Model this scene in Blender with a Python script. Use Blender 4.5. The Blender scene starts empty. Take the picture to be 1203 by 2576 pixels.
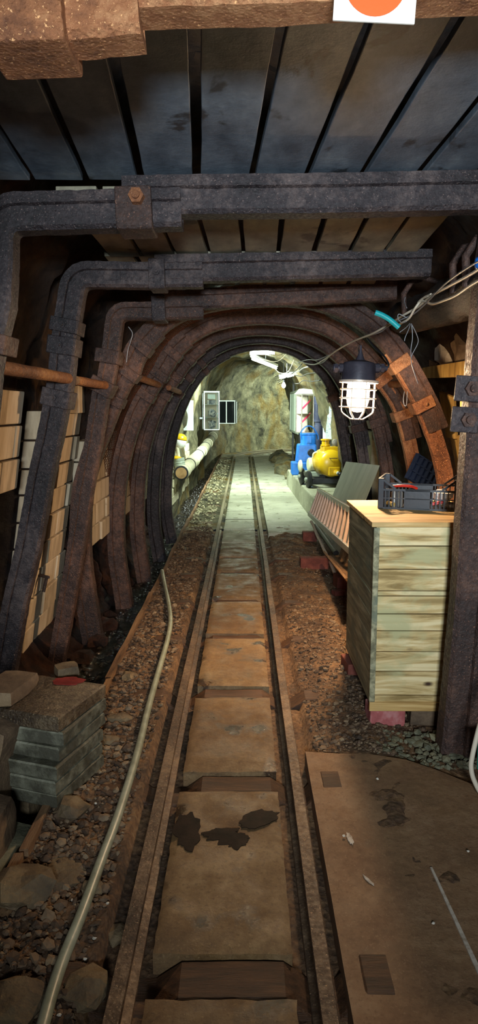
import bpy, bmesh, math, random
from mathutils import Vector, Matrix, noise as mnoise
V = Vector
R = math.radians
rnd = random.Random(7)
scene = bpy.context.scene
COL = scene.collection

# ------------------------------------------------------------------ camera
F_PX, CX, CY, EYE = 1750.0, 601.5, 1288.0, 1.67
TH = math.atan(258 / 1750.0)
PSI = math.atan(12.5 / 1750.0)
cam_d = bpy.data.cameras.new('camera')
cam = bpy.data.objects.new('camera', cam_d)
COL.objects.link(cam)
cam.location = (0, 0, EYE)
cam.rotation_euler = (math.pi / 2 - TH, 0, PSI)
cam_d.sensor_fit = 'VERTICAL'
cam_d.sensor_height = 36.0
cam_d.lens = 36.0 * F_PX / 2576.0
cam_d.clip_start = 0.05
scene.camera = cam
_rot = Matrix.Rotation(PSI, 3, 'Z')


def ray(u, v):
    a, b = (u - CX) / F_PX, (CY - v) / F_PX
    d = V((a, math.cos(TH) + b * math.sin(TH), -math.sin(TH) + b * math.cos(TH)))
    return _rot @ d


def P(u, v, Y):
    """point of the photo's direction (u, v) on the plane y = Y"""
    d = ray(u, v)
    return V((0, 0, EYE)) + d * (Y / d.y)


def G(u, v, z=0.0):
    d = ray(u, v)
    return V((0, 0, EYE)) + d * ((z - EYE) / d.z)


# ------------------------------------------------------------------ mesh builder
_ico = {}


def ico(sub):
    if sub not in _ico:
        bm = bmesh.new()
        bmesh.ops.create_icosphere(bm, subdivisions=sub, radius=1)
        _ico[sub] = ([v.co.copy() for v in bm.verts], [[v.index for v in f.verts] for f in bm.faces])
        bm.free()
    return _ico[sub]


def frame_from(z):
    z = V(z).normalized()
    u = V((0, 0, 1)) if abs(z.z) < .95 else V((1, 0, 0))
    x = u.cross(z).normalized()
    return x, z.cross(x).normalized(), z


class MB:
    def __init__(self):
        self.v, self.f, self.m = [], [], []

    def add(self, vs, fs, mi=0):
        o = len(self.v)
        self.v += [V(p) for p in vs]
        self.f += [[i + o for i in f] for f in fs]
        self.m += [mi] * len(fs)
        return self

    def box(self, c, s, rot=None, mi=0, jit=0.0, top=None):
        sx, sy, sz = s[0] / 2, s[1] / 2, s[2] / 2
        vs = []
        for x, y, z in ((-1, -1, -1), (1, -1, -1), (1, 1, -1), (-1, 1, -1), (-1, -1, 1), (1, -1, 1), (1, 1, 1), (-1, 1, 1)):
            k = top if (top is not None and z > 0) else 1
            p = V((x * sx * k, y * sy * k, z * sz))
            if jit:
                p += V((rnd.uniform(-jit, jit), rnd.uniform(-jit, jit), rnd.uniform(-jit, jit)))
            vs.append((rot @ p if rot else p) + V(c))
        return self.add(vs, [(0, 3, 2, 1), (4, 5, 6, 7), (0, 1, 5, 4), (1, 2, 6, 5), (2, 3, 7, 6), (3, 0, 4, 7)], mi)

    def bar(self, p0, p1, w, h, up=(0, 0, 1), mi=0):
        p0, p1 = V(p0), V(p1)
        d = (p1 - p0)
        t = d.normalized()
        s = t.cross(V(up))
        if s.length < 1e-4:
            s = t.cross(V((1, 0, 0)))
        s.normalize()
        n = s.cross(t).normalized()
        rot = Matrix((s, t, n)).transposed()
        return self.box((p0 + p1) / 2, (w, d.length, h), rot, mi)

    def hexa(self, vs, mi=0):
        return self.add(vs, [(0, 3, 2, 1), (4, 5, 6, 7), (0, 1, 5, 4), (1, 2, 6, 5), (2, 3, 7, 6), (3, 0, 4, 7)], mi)

    def cyl(self, p0, p1, r0, r1=None, n=16, mi=0):
        p0, p1 = V(p0), V(p1)
        r1 = r0 if r1 is None else r1
        x, y, z = frame_from(p1 - p0)
        vs = []
        for p, r in ((p0, r0), (p1, r1)):
            for i in range(n):
                a = 2 * math.pi * i / n
                vs.append(p + (x * math.cos(a) + y * math.sin(a)) * r)
        fs = [(i, (i + 1) % n, n + (i + 1) % n, n + i) for i in range(n)]
        fs += [tuple(range(n))[::-1], tuple(range(n, 2 * n))]
        return self.add(vs, fs, mi)

    def tube(self, pts, r, n=8, closed=False, mi=0, wob=0.0):
        pts = [V(p) for p in pts]
        N = len(pts)
        vs = []
        ref = None
        for i, p in enumerate(pts):
            if closed:
                t = (pts[(i + 1) % N] - pts[i - 1])
            else:
                t = pts[min(i + 1, N - 1)] - pts[max(i - 1, 0)]
            t.normalize()
            if ref is None:
                ref = frame_from(t)[0]
            x = (ref - t * ref.dot(t))
            if x.length < 1e-5:
                x = frame_from(t)[0]
            x.normalize()
            ref = x
            y = t.cross(x)
            rr = r[i] if isinstance(r, (list, tuple)) else r
            for k in range(n):
                a = 2 * math.pi * k / n
                q = rr * (1 + (wob * mnoise.noise(p * 9 + V((k * 1.7, 0, 0))) if wob else 0))
                vs.append(p + (x * math.cos(a) + y * math.sin(a)) * q)
        fs = []
        for i in range(N if closed else N - 1):
            j = (i + 1) % N
            for k in range(n):
                k2 = (k + 1) % n
                fs.append((i * n + k, i * n + k2, j * n + k2, j * n + k))
        if not closed:
            fs += [tuple(range(n))[::-1], tuple(range((N - 1) * n, N * n))]
        return self.add(vs, fs, mi)

    def lathe(self, prof, origin, axis=(0, 0, 1), n=24, mi=0):
        x, y, z = frame_from(axis)
        o = V(origin)
        vs = []
        for r, h in prof:
            for i in range(n):
                a = 2 * math.pi * i / n
                vs.append(o + z * h + (x * math.cos(a) + y * math.sin(a)) * max(r, 1e-4))
        fs = []
        for j in range(len(prof) - 1):
            for i in range(n):
                i2 = (i + 1) % n
                fs.append((j * n + i, j * n + i2, (j + 1) * n + i2, (j + 1) * n + i))
        fs += [tuple(range(n))[::-1], tuple(range((len(prof) - 1) * n, len(prof) * n))]
        return self.add(vs, fs, mi)

    def sweep(self, rings, closed=False, mi=0):
        n = len(rings[0])
        vs = [p for r in rings for p in r]
        fs = []
        for j in range(len(rings) - 1):
            for i in range(n):
                i2 = (i + 1) % n
                fs.append((j * n + i, j * n + i2, (j + 1) * n + i2, (j + 1) * n + i))
        fs += [tuple(range(n))[::-1], tuple(range((len(rings) - 1) * n, len(rings) * n))]
        return self.add(vs, fs, mi)

    def rock(self, c, s, seed=0, sub=1, rough=.35, rot=None, flat=None, mi=0):
        vs, fs = ico(sub)
        off = V((seed * 3.17, seed * 1.31, seed * 2.73))
        out = []
        for p in vs:
            k = 1 + rough * mnoise.noise(p * 1.3 + off) + rough * .5 * mnoise.noise(p * 3.1 + off)
            q = V((p.x * s[0] * k, p.y * s[1] * k, p.z * s[2] * k))
            if flat is not None:
                q.z = max(q.z, -flat)
            out.append((rot @ q if rot else q) + V(c))
        return self.add(out, fs, mi)

    def build(self, name, mat, parent=None, smooth=False, bevel=0.0, angle=35):
        root = V((0, 0, 0))
        if parent is not None:
            q = parent
            while q is not None:
                root += q.location
                q = q.parent
        elif self.v:
            lo = V((min(p.x for p in self.v), min(p.y for p in self.v), min(p.z for p in self.v)))
            hi = V((max(p.x for p in self.v), max(p.y for p in self.v), max(p.z for p in self.v)))
            root = V(((lo.x + hi.x) / 2, (lo.y + hi.y) / 2, lo.z))
        me = bpy.data.meshes.new(name)
        me.from_pydata([tuple(p - root) for p in self.v], [], self.f)
        mats = mat if isinstance(mat, (list, tuple)) else [mat]
        for m in mats:
            me.materials.append(m)
        if len(mats) > 1:
            me.polygons.foreach_set('material_index', self.m)
        bm = bmesh.new()
        bm.from_mesh(me)
        bmesh.ops.recalc_face_normals(bm, faces=bm.faces[:])
        bm.to_mesh(me)
        bm.free()
        if smooth:
            me.polygons.foreach_set('use_smooth', [True] * len(me.polygons))
            if smooth != 'all':
                me.set_sharp_from_angle(angle=R(angle))
        me.update()
        o = bpy.data.objects.new(name, me)
        COL.objects.link(o)
        if parent is not None:
            o.parent = parent
        else:
            o.location = root
        if bevel:
            b = o.modifiers.new('bevel', 'BEVEL')
            b.width = bevel
            b.segments = 2
            b.limit_method = 'ANGLE'
            b.angle_limit = R(40)
        return o


def tag(o, label=None, cat=None, group=None, kind=None):
    if label: o['label'] = label
    if cat: o['category'] = cat
    if group: o['group'] = group
    if kind: o['kind'] = kind
    return o


def thing(name, label, cat, loc, group=None):
    o = bpy.data.objects.new(name, None)
    COL.objects.link(o)
    o.empty_display_size = .05
    o.location = V(loc)
    return tag(o, label, cat, group)


def smooth_path(pts, n=6):
    """Catmull-Rom through the points"""
    pts = [V(p) for p in pts]
    out = []
    for i in range(len(pts) - 1):
        p0, p1, p2, p3 = pts[max(i - 1, 0)], pts[i], pts[i + 1], pts[min(i + 2, len(pts) - 1)]
        for k in range(n):
            t = k / n
            out.append(.5 * ((2 * p1) + (p2 - p0) * t + (2 * p0 - 5 * p1 + 4 * p2 - p3) * t * t + (3 * p1 - p0 - 3 * p2 + p3) * t ** 3))
    out.append(pts[-1])
    return out


def resample(pts, n):
    L = [0]
    for a, b in zip(pts, pts[1:]):
        L.append(L[-1] + (b - a).length)
    out = []
    j = 0
    for i in range(n):
        d = L[-1] * i / (n - 1)
        while j < len(pts) - 2 and L[j + 1] < d:
            j += 1
        k = (d - L[j]) / max(L[j + 1] - L[j], 1e-9)
        out.append(pts[j].lerp(pts[j + 1], min(max(k, 0), 1)))
    return out


ORD = ['nearest', 'second', 'third', 'fourth', 'fifth', 'sixth', 'seventh', 'eighth', 'ninth', 'tenth', 'eleventh', 'twelfth',
       'thirteenth', 'fourteenth', 'fifteenth', 'sixteenth', 'seventeenth', 'eighteenth', 'nineteenth', 'twentieth',
       'twenty-first', 'twenty-second', 'twenty-third', 'twenty-fourth', 'twenty-fifth', 'twenty-sixth']


# ------------------------------------------------------------------ materials
def srgb(c):
    c = c.lstrip('#')
    o = []
    for i in (0, 2, 4):
        x = int(c[i:i + 2], 16) / 255
        o.append(x / 12.92 if x <= .04045 else ((x + .055) / 1.055) ** 2.4)
    return (*o, 1)


class NT:
    def __init__(self, name):
        self.mat = bpy.data.materials.new(name)
        self.mat.use_nodes = True
        self.t = self.mat.node_tree
        self.b = self.t.nodes['Principled BSDF']
        self.geo = self.t.nodes.new('ShaderNodeNewGeometry')

    def n(self, kind, **kw):
        x = self.t.nodes.new(kind)
        for k, v in kw.items():
            if k in x.inputs:
                x.inputs[k].default_value = v
            else:
                setattr(x, k, v)
        return x

    def l(self, a, b):
        self.t.links.new(a, b)

    def coords(self, stretch=(1, 1, 1), rot=(0, 0, 0)):
        m = self.n('ShaderNodeMapping')
        m.inputs['Scale'].default_value = stretch
        m.inputs['Rotation'].default_value = rot
        self.l(self.geo.outputs['Position'], m.inputs['Vector'])
        return m.outputs['Vector']

    def noise(self, vec, scale, detail=8, rough=.62, dist=0.0):
        x = self.n('ShaderNodeTexNoise')
        x.inputs['Scale'].default_value = scale
        x.inputs['Detail'].default_value = detail
        x.inputs['Roughness'].default_value = rough
        x.inputs['Distortion'].default_value = dist
        self.l(vec, x.inputs['Vector'])
        return x.outputs['Fac']

    def ramp(self, fac, stops):
        r = self.n('ShaderNodeValToRGB')
        e = r.color_ramp.elements
        while len(e) > 1:
            e.remove(e[-1])
        for i, (p, c) in enumerate(stops):
            if i == 0:
                e[0].position = p
                el = e[0]
            else:
                el = e.new(p)
            el.color = srgb(c) if isinstance(c, str) else (c, c, c, 1)
        self.l(fac, r.inputs['Fac'])
        return r.outputs['Color']

    def mix(self, fac, a, b, mode='MIX'):
        m = self.n('ShaderNodeMix', data_type='RGBA', blend_type=mode)
        for s, val in ((m.inputs[0], fac), (m.inputs[6], a), (m.inputs[7], b)):
            if isinstance(val, (int, float)):
                s.default_value = val if s.type == 'VALUE' else (val, val, val, 1)
            elif isinstance(val, str):
                s.default_value = srgb(val)
            else:
                self.l(val, s)
        return m.outputs[2]

    def math(self, op, a, b=0.0):
        m = self.n('ShaderNodeMath', operation=op)
        for s, val in ((m.inputs[0], a), (m.inputs[1], b)):
            if isinstance(val, (int, float)):
                s.default_value = val
            else:
                self.l(val, s)
        return m.outputs[0]

    def bump(self, h, strength, dist=.02, prev=None):
        b = self.n('ShaderNodeBump')
        b.inputs['Strength'].default_value = strength
        b.inputs['Distance'].default_value = dist
        self.l(h, b.inputs['Height'])
        if prev is not None:
            self.l(prev, b.inputs['Normal'])
        return b.outputs['Normal']

    def done(self, color=None, rough=None, metal=0.0, normal=None, spec=.5):
        B = self.b.inputs
        if color is not None:
            if isinstance(color, str): B['Base Color'].default_value = srgb(color)
            else: self.l(color, B['Base Color'])
        if rough is not None:
            if isinstance(rough, (int, float)): B['Roughness'].default_value = rough
            else: self.l(rough, B['Roughness'])
        B['Metallic'].default_value = metal
        B['Specular IOR Level'].default_value = spec
        if normal is not None:
            self.l(normal, B['Normal'])
        return self.mat


def mottle(name, stops, scale=4, rough=.8, metal=0.0, bump=.4, bscale=40, bdist=.01, stretch=(1, 1, 1), island=0.0, spec=.4,
           rr=None, dist=0.0, speck=None):
    t = NT(name)
    vec = t.coords(stretch)
    f = t.noise(vec, scale, 9, .65, dist)
    if island:
        r = t.math('MULTIPLY', t.math('SUBTRACT', t.geo.outputs['Random Per Island'], .5), island)
        f = t.math('ADD', f, r)
    c = t.ramp(f, stops)
    if speck:
        s = t.noise(t.coords(), speck[0], 3, .5)
        c = t.mix(t.ramp(s, [(speck[1], 0.0), (speck[1] + .04, 1.0)]), c, speck[2])
    nrm = t.bump(t.noise(vec, bscale, 6, .6), bump, bdist) if bump else None
    if rr:
        g = t.noise(t.coords(), rr[2], 4, .6)
        rough = t.ramp(g, [(.35, rr[0]), (.65, rr[1])])
    return t.done(c, rough, metal, nrm, spec)


def emit(name, col, strength):
    t = NT(name)
    t.b.inputs['Emission Color'].default_value = col
    t.b.inputs['Emission Strength'].default_value = strength
    t.b.inputs['Base Color'].default_value = (.9, .9, .9, 1)
    return t.mat


def plain(name, col, rough=.5, metal=0.0, spec=.5):
    return mottle(name, [(.3, col), (.7, col)], 3, rough, metal, .08, 60, .003, spec=spec)


def shade(hexcol, k):
    c = hexcol.lstrip('#')
    return '#' + ''.join('%02x' % max(0, min(255, int(int(c[i:i + 2], 16) * k))) for i in (0, 2, 4))


M = {}
# pitted, damp, rusted steel
def rust(name, dark, mid, light, wet=(.35, .75), bump=.75, far=None):
    t = NT(name)
    vec = t.coords()
    big = t.noise(vec, 2.2, 6, .6)
    fine = t.noise(vec, 26, 8, .7)
    f = t.math('ADD', t.math('MULTIPLY', big, .6), t.math('MULTIPLY', fine, .4))
    c = t.ramp(f, [(.36, dark), (.5, mid), (.62, light)])
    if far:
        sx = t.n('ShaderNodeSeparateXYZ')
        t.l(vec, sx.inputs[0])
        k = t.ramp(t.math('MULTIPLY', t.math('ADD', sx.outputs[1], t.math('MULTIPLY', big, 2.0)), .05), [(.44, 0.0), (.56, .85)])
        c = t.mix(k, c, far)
    sp = t.ramp(t.noise(vec, 120, 3, .6), [(.62, 0.0), (.68, .8)])
    c = t.mix(sp, c, shade(light, 1.35))  # lighter specks painted in for the sparkle of the steel
    v = t.n('ShaderNodeTexVoronoi', feature='F1')
    v.inputs['Scale'].default_value = 95
    t.l(vec, v.inputs['Vector'])
    n1 = t.bump(fine, bump, .012)
    n2 = t.bump(v.outputs['Distance'], bump * .55, .006, n1)
    rg = t.ramp(t.noise(vec, 60, 4, .6), [(.38, wet[0]), (.6, wet[1])])
    return t.done(c, rg, .15, n2, .55)


M['steel'] = rust('rusted_steel', '#141012', '#302729', '#5f504c')
M['steel_orange'] = rust('orange_rust_and_lamplight', '#5a3420', '#9a623d', '#c48f62', (.4, .8), 1.0)  # rust of the front beam; also painted lamplight on right arch legs
M['steel_brown'] = rust('brown_rust', '#241a18', '#432f28', '#6e4e3f', (.4, .8))
M['pipe_rust'] = rust('pipe_rust', '#4d2a16', '#82502a', '#a8733f', (.5, .85))
M['rail'] = rust('rail_steel', '#2c2019', '#5c4735', '#876e54', (.4, .75), .4, '#8a8166')  # far stretch paler: dust and tunnel light both put into its colour
M['iron_black'] = mottle('black_iron', [(.35, '#131416'), (.6, '#26282b')], 8, .45, .2, .2, 50)
# rock
def rockmat(name, stops, moss=None, wetness=(.45, .9), scale=1.3):
    t = NT(name)
    vec = t.coords()
    f = t.noise(vec, scale, 10, .68, .4)
    c = t.ramp(f, stops)
    if moss:
        g = t.noise(t.coords((1, 1, .45)), .9, 6, .6, .3)
        c = t.mix(t.ramp(g, [(.5, 0.0), (.62, .75)]), c, moss)
    cr = t.n('ShaderNodeTexVoronoi', feature='DISTANCE_TO_EDGE')
    cr.inputs['Scale'].default_value = 2.6
    t.l(t.coords((1, .8, 1.5)), cr.inputs['Vector'])
    n1 = t.bump(t.noise(vec, 6, 12, .78), 1.0, .3)
    n2 = t.bump(t.ramp(cr.outputs['Distance'], [(0.0, 0.0), (.08, 1.0)]), .15, .03, n1)
    rg = t.ramp(t.noise(vec, 5, 5, .6), [(.4, wetness[0]), (.65, wetness[1])])
    return t.done(c, rg, 0, n2, .45)


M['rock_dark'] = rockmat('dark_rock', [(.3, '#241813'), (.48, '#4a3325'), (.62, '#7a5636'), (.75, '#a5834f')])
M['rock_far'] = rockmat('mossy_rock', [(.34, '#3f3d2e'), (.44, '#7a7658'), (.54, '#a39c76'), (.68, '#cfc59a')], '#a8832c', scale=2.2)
M['rock_back'] = rockmat('grey_green_rock', [(.32, '#45463a'), (.45, '#74745a'), (.56, '#969270'), (.7, '#bdb58c')], '#8f8136', scale=2.2)
M['debris'] = rockmat('rusty_debris', [(.3, '#21130d'), (.48, '#4a2a1c'), (.6, '#74452d'), (.75, '#976a44')], scale=4)
# ground
def dirtmat():
    t = NT('gravelly_dirt')
    vec = t.coords()
    a = t.noise(vec, 3.0, 8, .65)
    b = t.noise(vec, 38, 8, .7)
    v = t.n('ShaderNodeTexVoronoi', feature='F1')
    v.inputs['Scale'].default_value = 42
    t.l(t.coords((1, .8, 1)), v.inputs['Vector'])
    f = t.math('ADD', t.math('MULTIPLY', a, .55), t.math('MULTIPLY', b, .45))
    c = t.ramp(f, [(.36, '#33251b'), (.47, '#5e4632'), (.56, '#836243'), (.66, '#a5845c')])
    c = t.mix(t.math('MULTIPLY', t.math('SUBTRACT', v.outputs['Color'], .3), .0), c, c)
    n1 = t.bump(b, .8, .02)
    n2 = t.bump(v.outputs['Distance'], .7, .015, n1)
    rg = t.ramp(t.noise(vec, 11, 5, .6), [(.36, .45), (.6, .95)])
    return t.done(c, rg, 0, n2, .4)


M['dirt'] = dirtmat()
M['stone'] = mottle('rubble_stone', [(.2, '#33271d'), (.45, '#5a4635'), (.65, '#75604a'), (.9, '#958063')], 9, .8, 0, .5, 70, .006, island=.5)
M['stone_grey'] = mottle('grey_green_stone', [(.3, '#4a4a3c'), (.5, '#6d6a54'), (.7, '#8d8264')], 7, .7, 0, .6, 50, .01, island=.2)
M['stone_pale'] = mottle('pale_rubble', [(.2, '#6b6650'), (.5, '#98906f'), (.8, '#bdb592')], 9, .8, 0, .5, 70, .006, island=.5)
M['stone_dull'] = mottle('dull_brown_stone', [(.3, '#40342a'), (.5, '#66553f'), (.7, '#877354')], 8, .75, 0, .7, 50, .012, island=.1)
M['wet_stone'] = mottle('wet_stone', [(.3, '#1a1612'), (.7, '#3a322a')], 9, .12, 0, .7, 60, .008, spec=.9)
M['stone_white'] = mottle('white_stone', [(.3, '#b5aa96'), (.7, '#d8cfc0')], 9, .6, 0, .2, 70, .004)


def concmat(name, base, dark, light, patch, wet=.35, prough=.18):
    t = NT(name)
    vec = t.coords()
    a = t.noise(vec, 1.6, 6, .6)
    b = t.noise(vec, 22, 9, .7)
    f = t.math('ADD', t.math('MULTIPLY', a, .6), t.math('MULTIPLY', b, .4))
    c = t.ramp(f, [(.36, dark), (.5, base), (.64, light)])
    p = t.noise(t.coords((1, 1, 1)), 4.5, 5, .55, .2)
    pm = t.ramp(p, [(.57, 0.0), (.65, 1.0)])
    c = t.mix(pm, c, patch)
    sp = t.ramp(t.noise(vec, 110, 3, .6), [(.60, 0.0), (.66, .55)])
    sd = t.ramp(t.noise(vec, 75, 4, .65), [(.36, .6), (.44, 0.0)])
    c = t.mix(sd, c, dark)
    c = t.mix(sp, c, light)
    n1 = t.bump(b, .6, .01)
    n2 = t.bump(t.noise(vec, 150, 3, .6), .3, .002, n1)
    rg = t.mix(pm, t.ramp(t.noise(vec, 6, 5, .6), [(.35, wet), (.65, .85)]), prough)
    return t.done(c, rg, 0, n2, .5)


M['slab'] = concmat('track_slab_concrete', '#735838', '#543e28', '#8e7450', '#3b2a1c', .3)
M['apron'] = concmat('floor_concrete', '#866547', '#6d4f36', '#9d7e5e', '#775a40', .55, .6)
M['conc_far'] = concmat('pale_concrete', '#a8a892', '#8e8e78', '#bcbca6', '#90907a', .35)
M['plinth'] = concmat('plinth_concrete', '#9a9a82', '#7a7a62', '#b4b49c', '#7c7a5e', .5)
M['sleeper'] = mottle('wet_sleeper_wood', [(.3, '#2a1a10'), (.5, '#4d321f'), (.7, '#6e4a2e')], 5, .5, 0, .6, 30, .01, stretch=(1, 9, 9))


def blockmat():
    t = NT('block_stone')
    vec = t.coords((1, 1, 1))
    isl = t.geo.outputs['Random Per Island']
    f = t.math('ADD', t.noise(t.coords((3, 3, .6)), 3, 8, .65), t.math('MULTIPLY', t.math('SUBTRACT', isl, .5), .25))
    c = t.ramp(f, [(.3, '#a8957a'), (.5, '#c9b597'), (.7, '#dccbb0')])
    s = t.ramp(t.noise(vec, 9, 4, .6), [(.66, 0.0), (.74, .6)])
    c = t.mix(s, c, '#6e5232')
    n = t.bump(t.noise(vec, 45, 8, .7), .4, .008)
    return t.done(c, .9, 0, n, .2)


M['block'] = blockmat()
M['paver_green'] = mottle('green_grey_paver', [(.3, '#6a7464'), (.5, '#8b9784'), (.7, '#a9b29f')], 7, .75, 0, .5, 60, .006, island=.5)
def paver_side():
    t = NT('stained_paver')
    vec = t.coords()
    isl = t.geo.outputs['Random Per Island']
    f = t.math('ADD', t.noise(vec, 9, 8, .65), t.math('MULTIPLY', t.math('SUBTRACT', isl, .5), .3))
    c = t.ramp(f, [(.35, '#4c493b'), (.5, '#777562'), (.65, '#9d9a86')])
    n = t.bump(t.noise(vec, 60, 8, .7), .6, .01)
    return t.done(c, t.ramp(t.noise(vec, 40, 4, .6), [(.4, .35), (.6, .8)]), 0, n, .5)
M['paver'] = paver_side()
M['paver_top'] = rust('dirty_paver_top', '#2a2017', '#4d3d2c', '#7d6a50', (.3, .7), .7)
M['red_paint'] = mottle('red_paint', [(.4, '#6b1c1c'), (.6, '#8f2f2b')], 20, .5, 0, .6, 60, .006)
M['brown_block'] = mottle('brown_brick', [(.3, '#4a3a2b'), (.5, '#6d5843'), (.7, '#8e7659')], 7, .75, 0, .6, 50, .01, island=.3)
M['brick_red'] = mottle('red_brick', [(.3, '#55281f'), (.5, '#743c30'), (.7, '#8d5648')], 8, .8, 0, .5, 60, .006, island=.3)
M['brick_pink'] = mottle('pink_brick', [(.3, '#7d3f3c'), (.5, '#a85a58'), (.68, '#c28f8a')], 9, .8, 0, .5, 60, .006)


def plankceil(name, stops, stain):
    t = NT(name)
    isl = t.geo.outputs['Random Per Island']
    f = t.math('ADD', t.noise(t.coords((1.6, .8, 1)), 3.4, 8, .66), t.math('MULTIPLY', t.math('SUBTRACT', isl, .5), .22))
    c = t.ramp(f, stops)
    s = t.ramp(t.noise(t.coords((1.3, .8, 1)), 2.4, 5, .6, .4), [(.60, 0.0), (.64, .8)])
    c = t.mix(s, c, stain)
    n = t.bump(t.noise(t.coords(), 30, 8, .7), .35, .008)
    return t.done(c, .45, .1, n, .5)


M['ceil'] = plankceil('grey_lagging', [(.3, '#4d5661'), (.5, '#6d7782'), (.7, '#8d979f')], '#2b2624')
M['ceil_b'] = plankceil('pale_lagging', [(.3, '#66614f'), (.5, '#8d8671'), (.7, '#aea58b')], '#3f3325')


def pine(name, a, b, c_, green, axis=0):
    """boards with the grain along the x axis (0) or the y axis (1)"""
    t = NT(name)
    st = (1.2, 12, 12) if axis == 0 else (14, 1.2, 14)
    isl = t.geo.outputs['Random Per Island']
    off = t.n('ShaderNodeVectorMath', operation='ADD')
    t.l(t.coords(st), off.inputs[0])
    sc = t.n('ShaderNodeVectorMath', operation='SCALE')
    sc.inputs[0].default_value = (37, 53, 71)
    t.l(isl, sc.inputs['Scale'])
    t.l(sc.outputs[0], off.inputs[1])
    g = t.noise(off.outputs[0], 1.6, 7, .6, .9)
    c = t.ramp(t.math('ADD', g, t.math('MULTIPLY', t.math('SUBTRACT', isl, .5), .12)), [(.36, a), (.5, b), (.62, c_)])
    gr = t.ramp(t.noise(t.coords((1, 1, 1.4)), 4.2, 4, .55, .3), [(.50, 0.0), (.64, .85)])
    c = t.mix(gr, c, green)
    kn = t.n('ShaderNodeTexVoronoi', feature='F1')
    kn.inputs['Scale'].default_value = 3.1
    t.l(t.coords((1, 1, 2.0)), kn.inputs['Vector'])
    km = t.ramp(kn.outputs['Distance'], [(.07, 1.0), (.12, 0.0)])
    c = t.mix(km, c, '#3d281b')
    n = t.bump(g, .25, .004)
    return t.done(c, .7, 0, n, .3)


M['pine'] = pine('treated_pine', '#8d7446', '#c6aa74', '#e4cf9f', '#b0ab7e')
M['pine_dark'] = pine('grey_green_pine', '#66624b', '#8c8668', '#aba382', '#6d7360', 1)  # duller, darker boards for the sides, back and corner strip
M['pine_top'] = pine('pine_top_board', '#a8834c', '#c9a468', '#dcbb84', '#b79a66')
M['wood_old'] = mottle('old_yellow_wood', [(.3, '#7a5c2c'), (.5, '#b08d4a'), (.7, '#d0b06c')], 3, .8, 0, .6, 25, .01, stretch=(6, 6, .8))
M['wood_brown'] = mottle('old_brown_wood', [(.3, '#4a3423'), (.5, '#77583a'), (.7, '#957450')], 4, .8, 0, .5, 30, .008, stretch=(6, 1, 6))
M['wood_edge'] = mottle('ditch_board_wood', [(.3, '#4a3424'), (.5, '#7d5e42'), (.7, '#a1805c')], 4, .75, 0, .6, 30, .01, stretch=(6, .7, 6))
M['timber'] = mottle('dark_timber', [(.3, '#16110e'), (.5, '#2c221d'), (.72, '#4f4035')], 6, .7, 0, 1.0, 30, .02, stretch=(1, .4, 1))
M['alu'] = mottle('dull_aluminium', [(.3, '#b9beb9'), (.7, '#d6dbd6')], 6, .4, .2, .15, 60, .003)
M['galv'] = mottle('galvanised_sheet', [(.3, '#b4beba'), (.5, '#cbd4d0'), (.7, '#dfe6e2')], 5, .42, .15, .12, 30, .004, stretch=(1, 1, .3))
M['rung'] = mottle('pale_rung', [(.3, '#cfb09a'), (.7, '#ead2c2')], 8, .6, 0, .2, 40, .004)
M['hose'] = mottle('grey_green_hose', [(.3, '#7d806c'), (.5, '#949882'), (.7, '#abaf9a')], 14, .38, 0, .15, 60, .003, spec=.6)
M['blue_paint'] = mottle('blue_paint', [(.3, '#0d56a8'), (.6, '#1f72cc')], 7, .35, 0, .25, 25, .008, spec=.6)
M['blue_grey'] = mottle('dark_blue_grey_paint', [(.3, '#23263a'), (.6, '#34384f')], 7, .5, 0, .25, 25, .008)
M['yellow'] = mottle('yellow_paint', [(.3, '#b98f08'), (.6, '#d2aa16')], 5, .3, 0, .1, 25, .004, spec=.6)
M['cream'] = plain('cream_paint', '#cfcfae', .4)
M['grey_paint'] = plain('grey_paint', '#8e9788', .45)
M['pvc'] = mottle('dirty_white_pipe', [(.3, '#9a9478'), (.5, '#c3bea2'), (.7, '#dcd8c2')], 3, .5, 0, .2, 20, .006)
M['rusty_cap'] = mottle('stained_pipe_cap', [(.3, '#7d5c38'), (.6, '#b08d5e')], 9, .7, 0, .3, 40, .006)
M['white'] = plain('white_paint', '#e6ebe6', .45)
M['paper'] = mottle('pale_board', [(.3, '#c6d3d3'), (.6, '#dfe9e6')], 5, .6, 0, .05, 20, .002)
M['ink_blue'] = plain('blue_ink', '#6f97c4', .6)
M['paper_green'] = plain('greenish_board', '#cfe0cc', .6)
M['black_glass'] = plain('dark_pane', '#15191a', .08, 0, .6)
M['case_grey'] = plain('light_grey_frame', '#b9c2c4', .4, .3)
M['case_brown'] = mottle('brownish_frame', [(.3, '#77716a'), (.7, '#a09a90')], 6, .45, .3, .1, 40, .004)
M['case_in'] = plain('case_backing', '#cdbfae', .7)
M['photo_dark'] = mottle('picture_print', [(.4, '#3d4450'), (.5, '#8d8f98'), (.62, '#d8cdc2')], 14, .5, 0, 0, 20)
M['pink'] = plain('pink_red_plastic', '#e0355a', .4)
M['black_plastic'] = plain('black_plastic', '#1b1e25', .35)
M['teal'] = mottle('teal_hose', [(.3, '#0a8a92'), (.7, '#22a9ae')], 9, .35, 0, .1, 60, .003)
M['cable_white'] = plain('pale_cable', '#cfc3ae', .5)
M['cable_grey'] = plain('grey_wire', '#8b8a8c', .5, .3)
M['cable_black'] = plain('black_cable', '#1a1a1c', .5)
M['lamp_metal'] = mottle('lamp_housing', [(.3, '#2c2a33'), (.7, '#45424c')], 8, .5, .2, .3, 50, .004)
M['cage'] = plain('pale_lamp_cage', '#d9c7b4', .4, .2)
M['orange'] = plain('orange_dot', '#e2530f', .6)
M['stain'] = mottle('wet_stain', [(.4, '#170f09'), (.6, '#261a12')], 12, .7, 0, .3, 60, .004, spec=.15)
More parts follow.
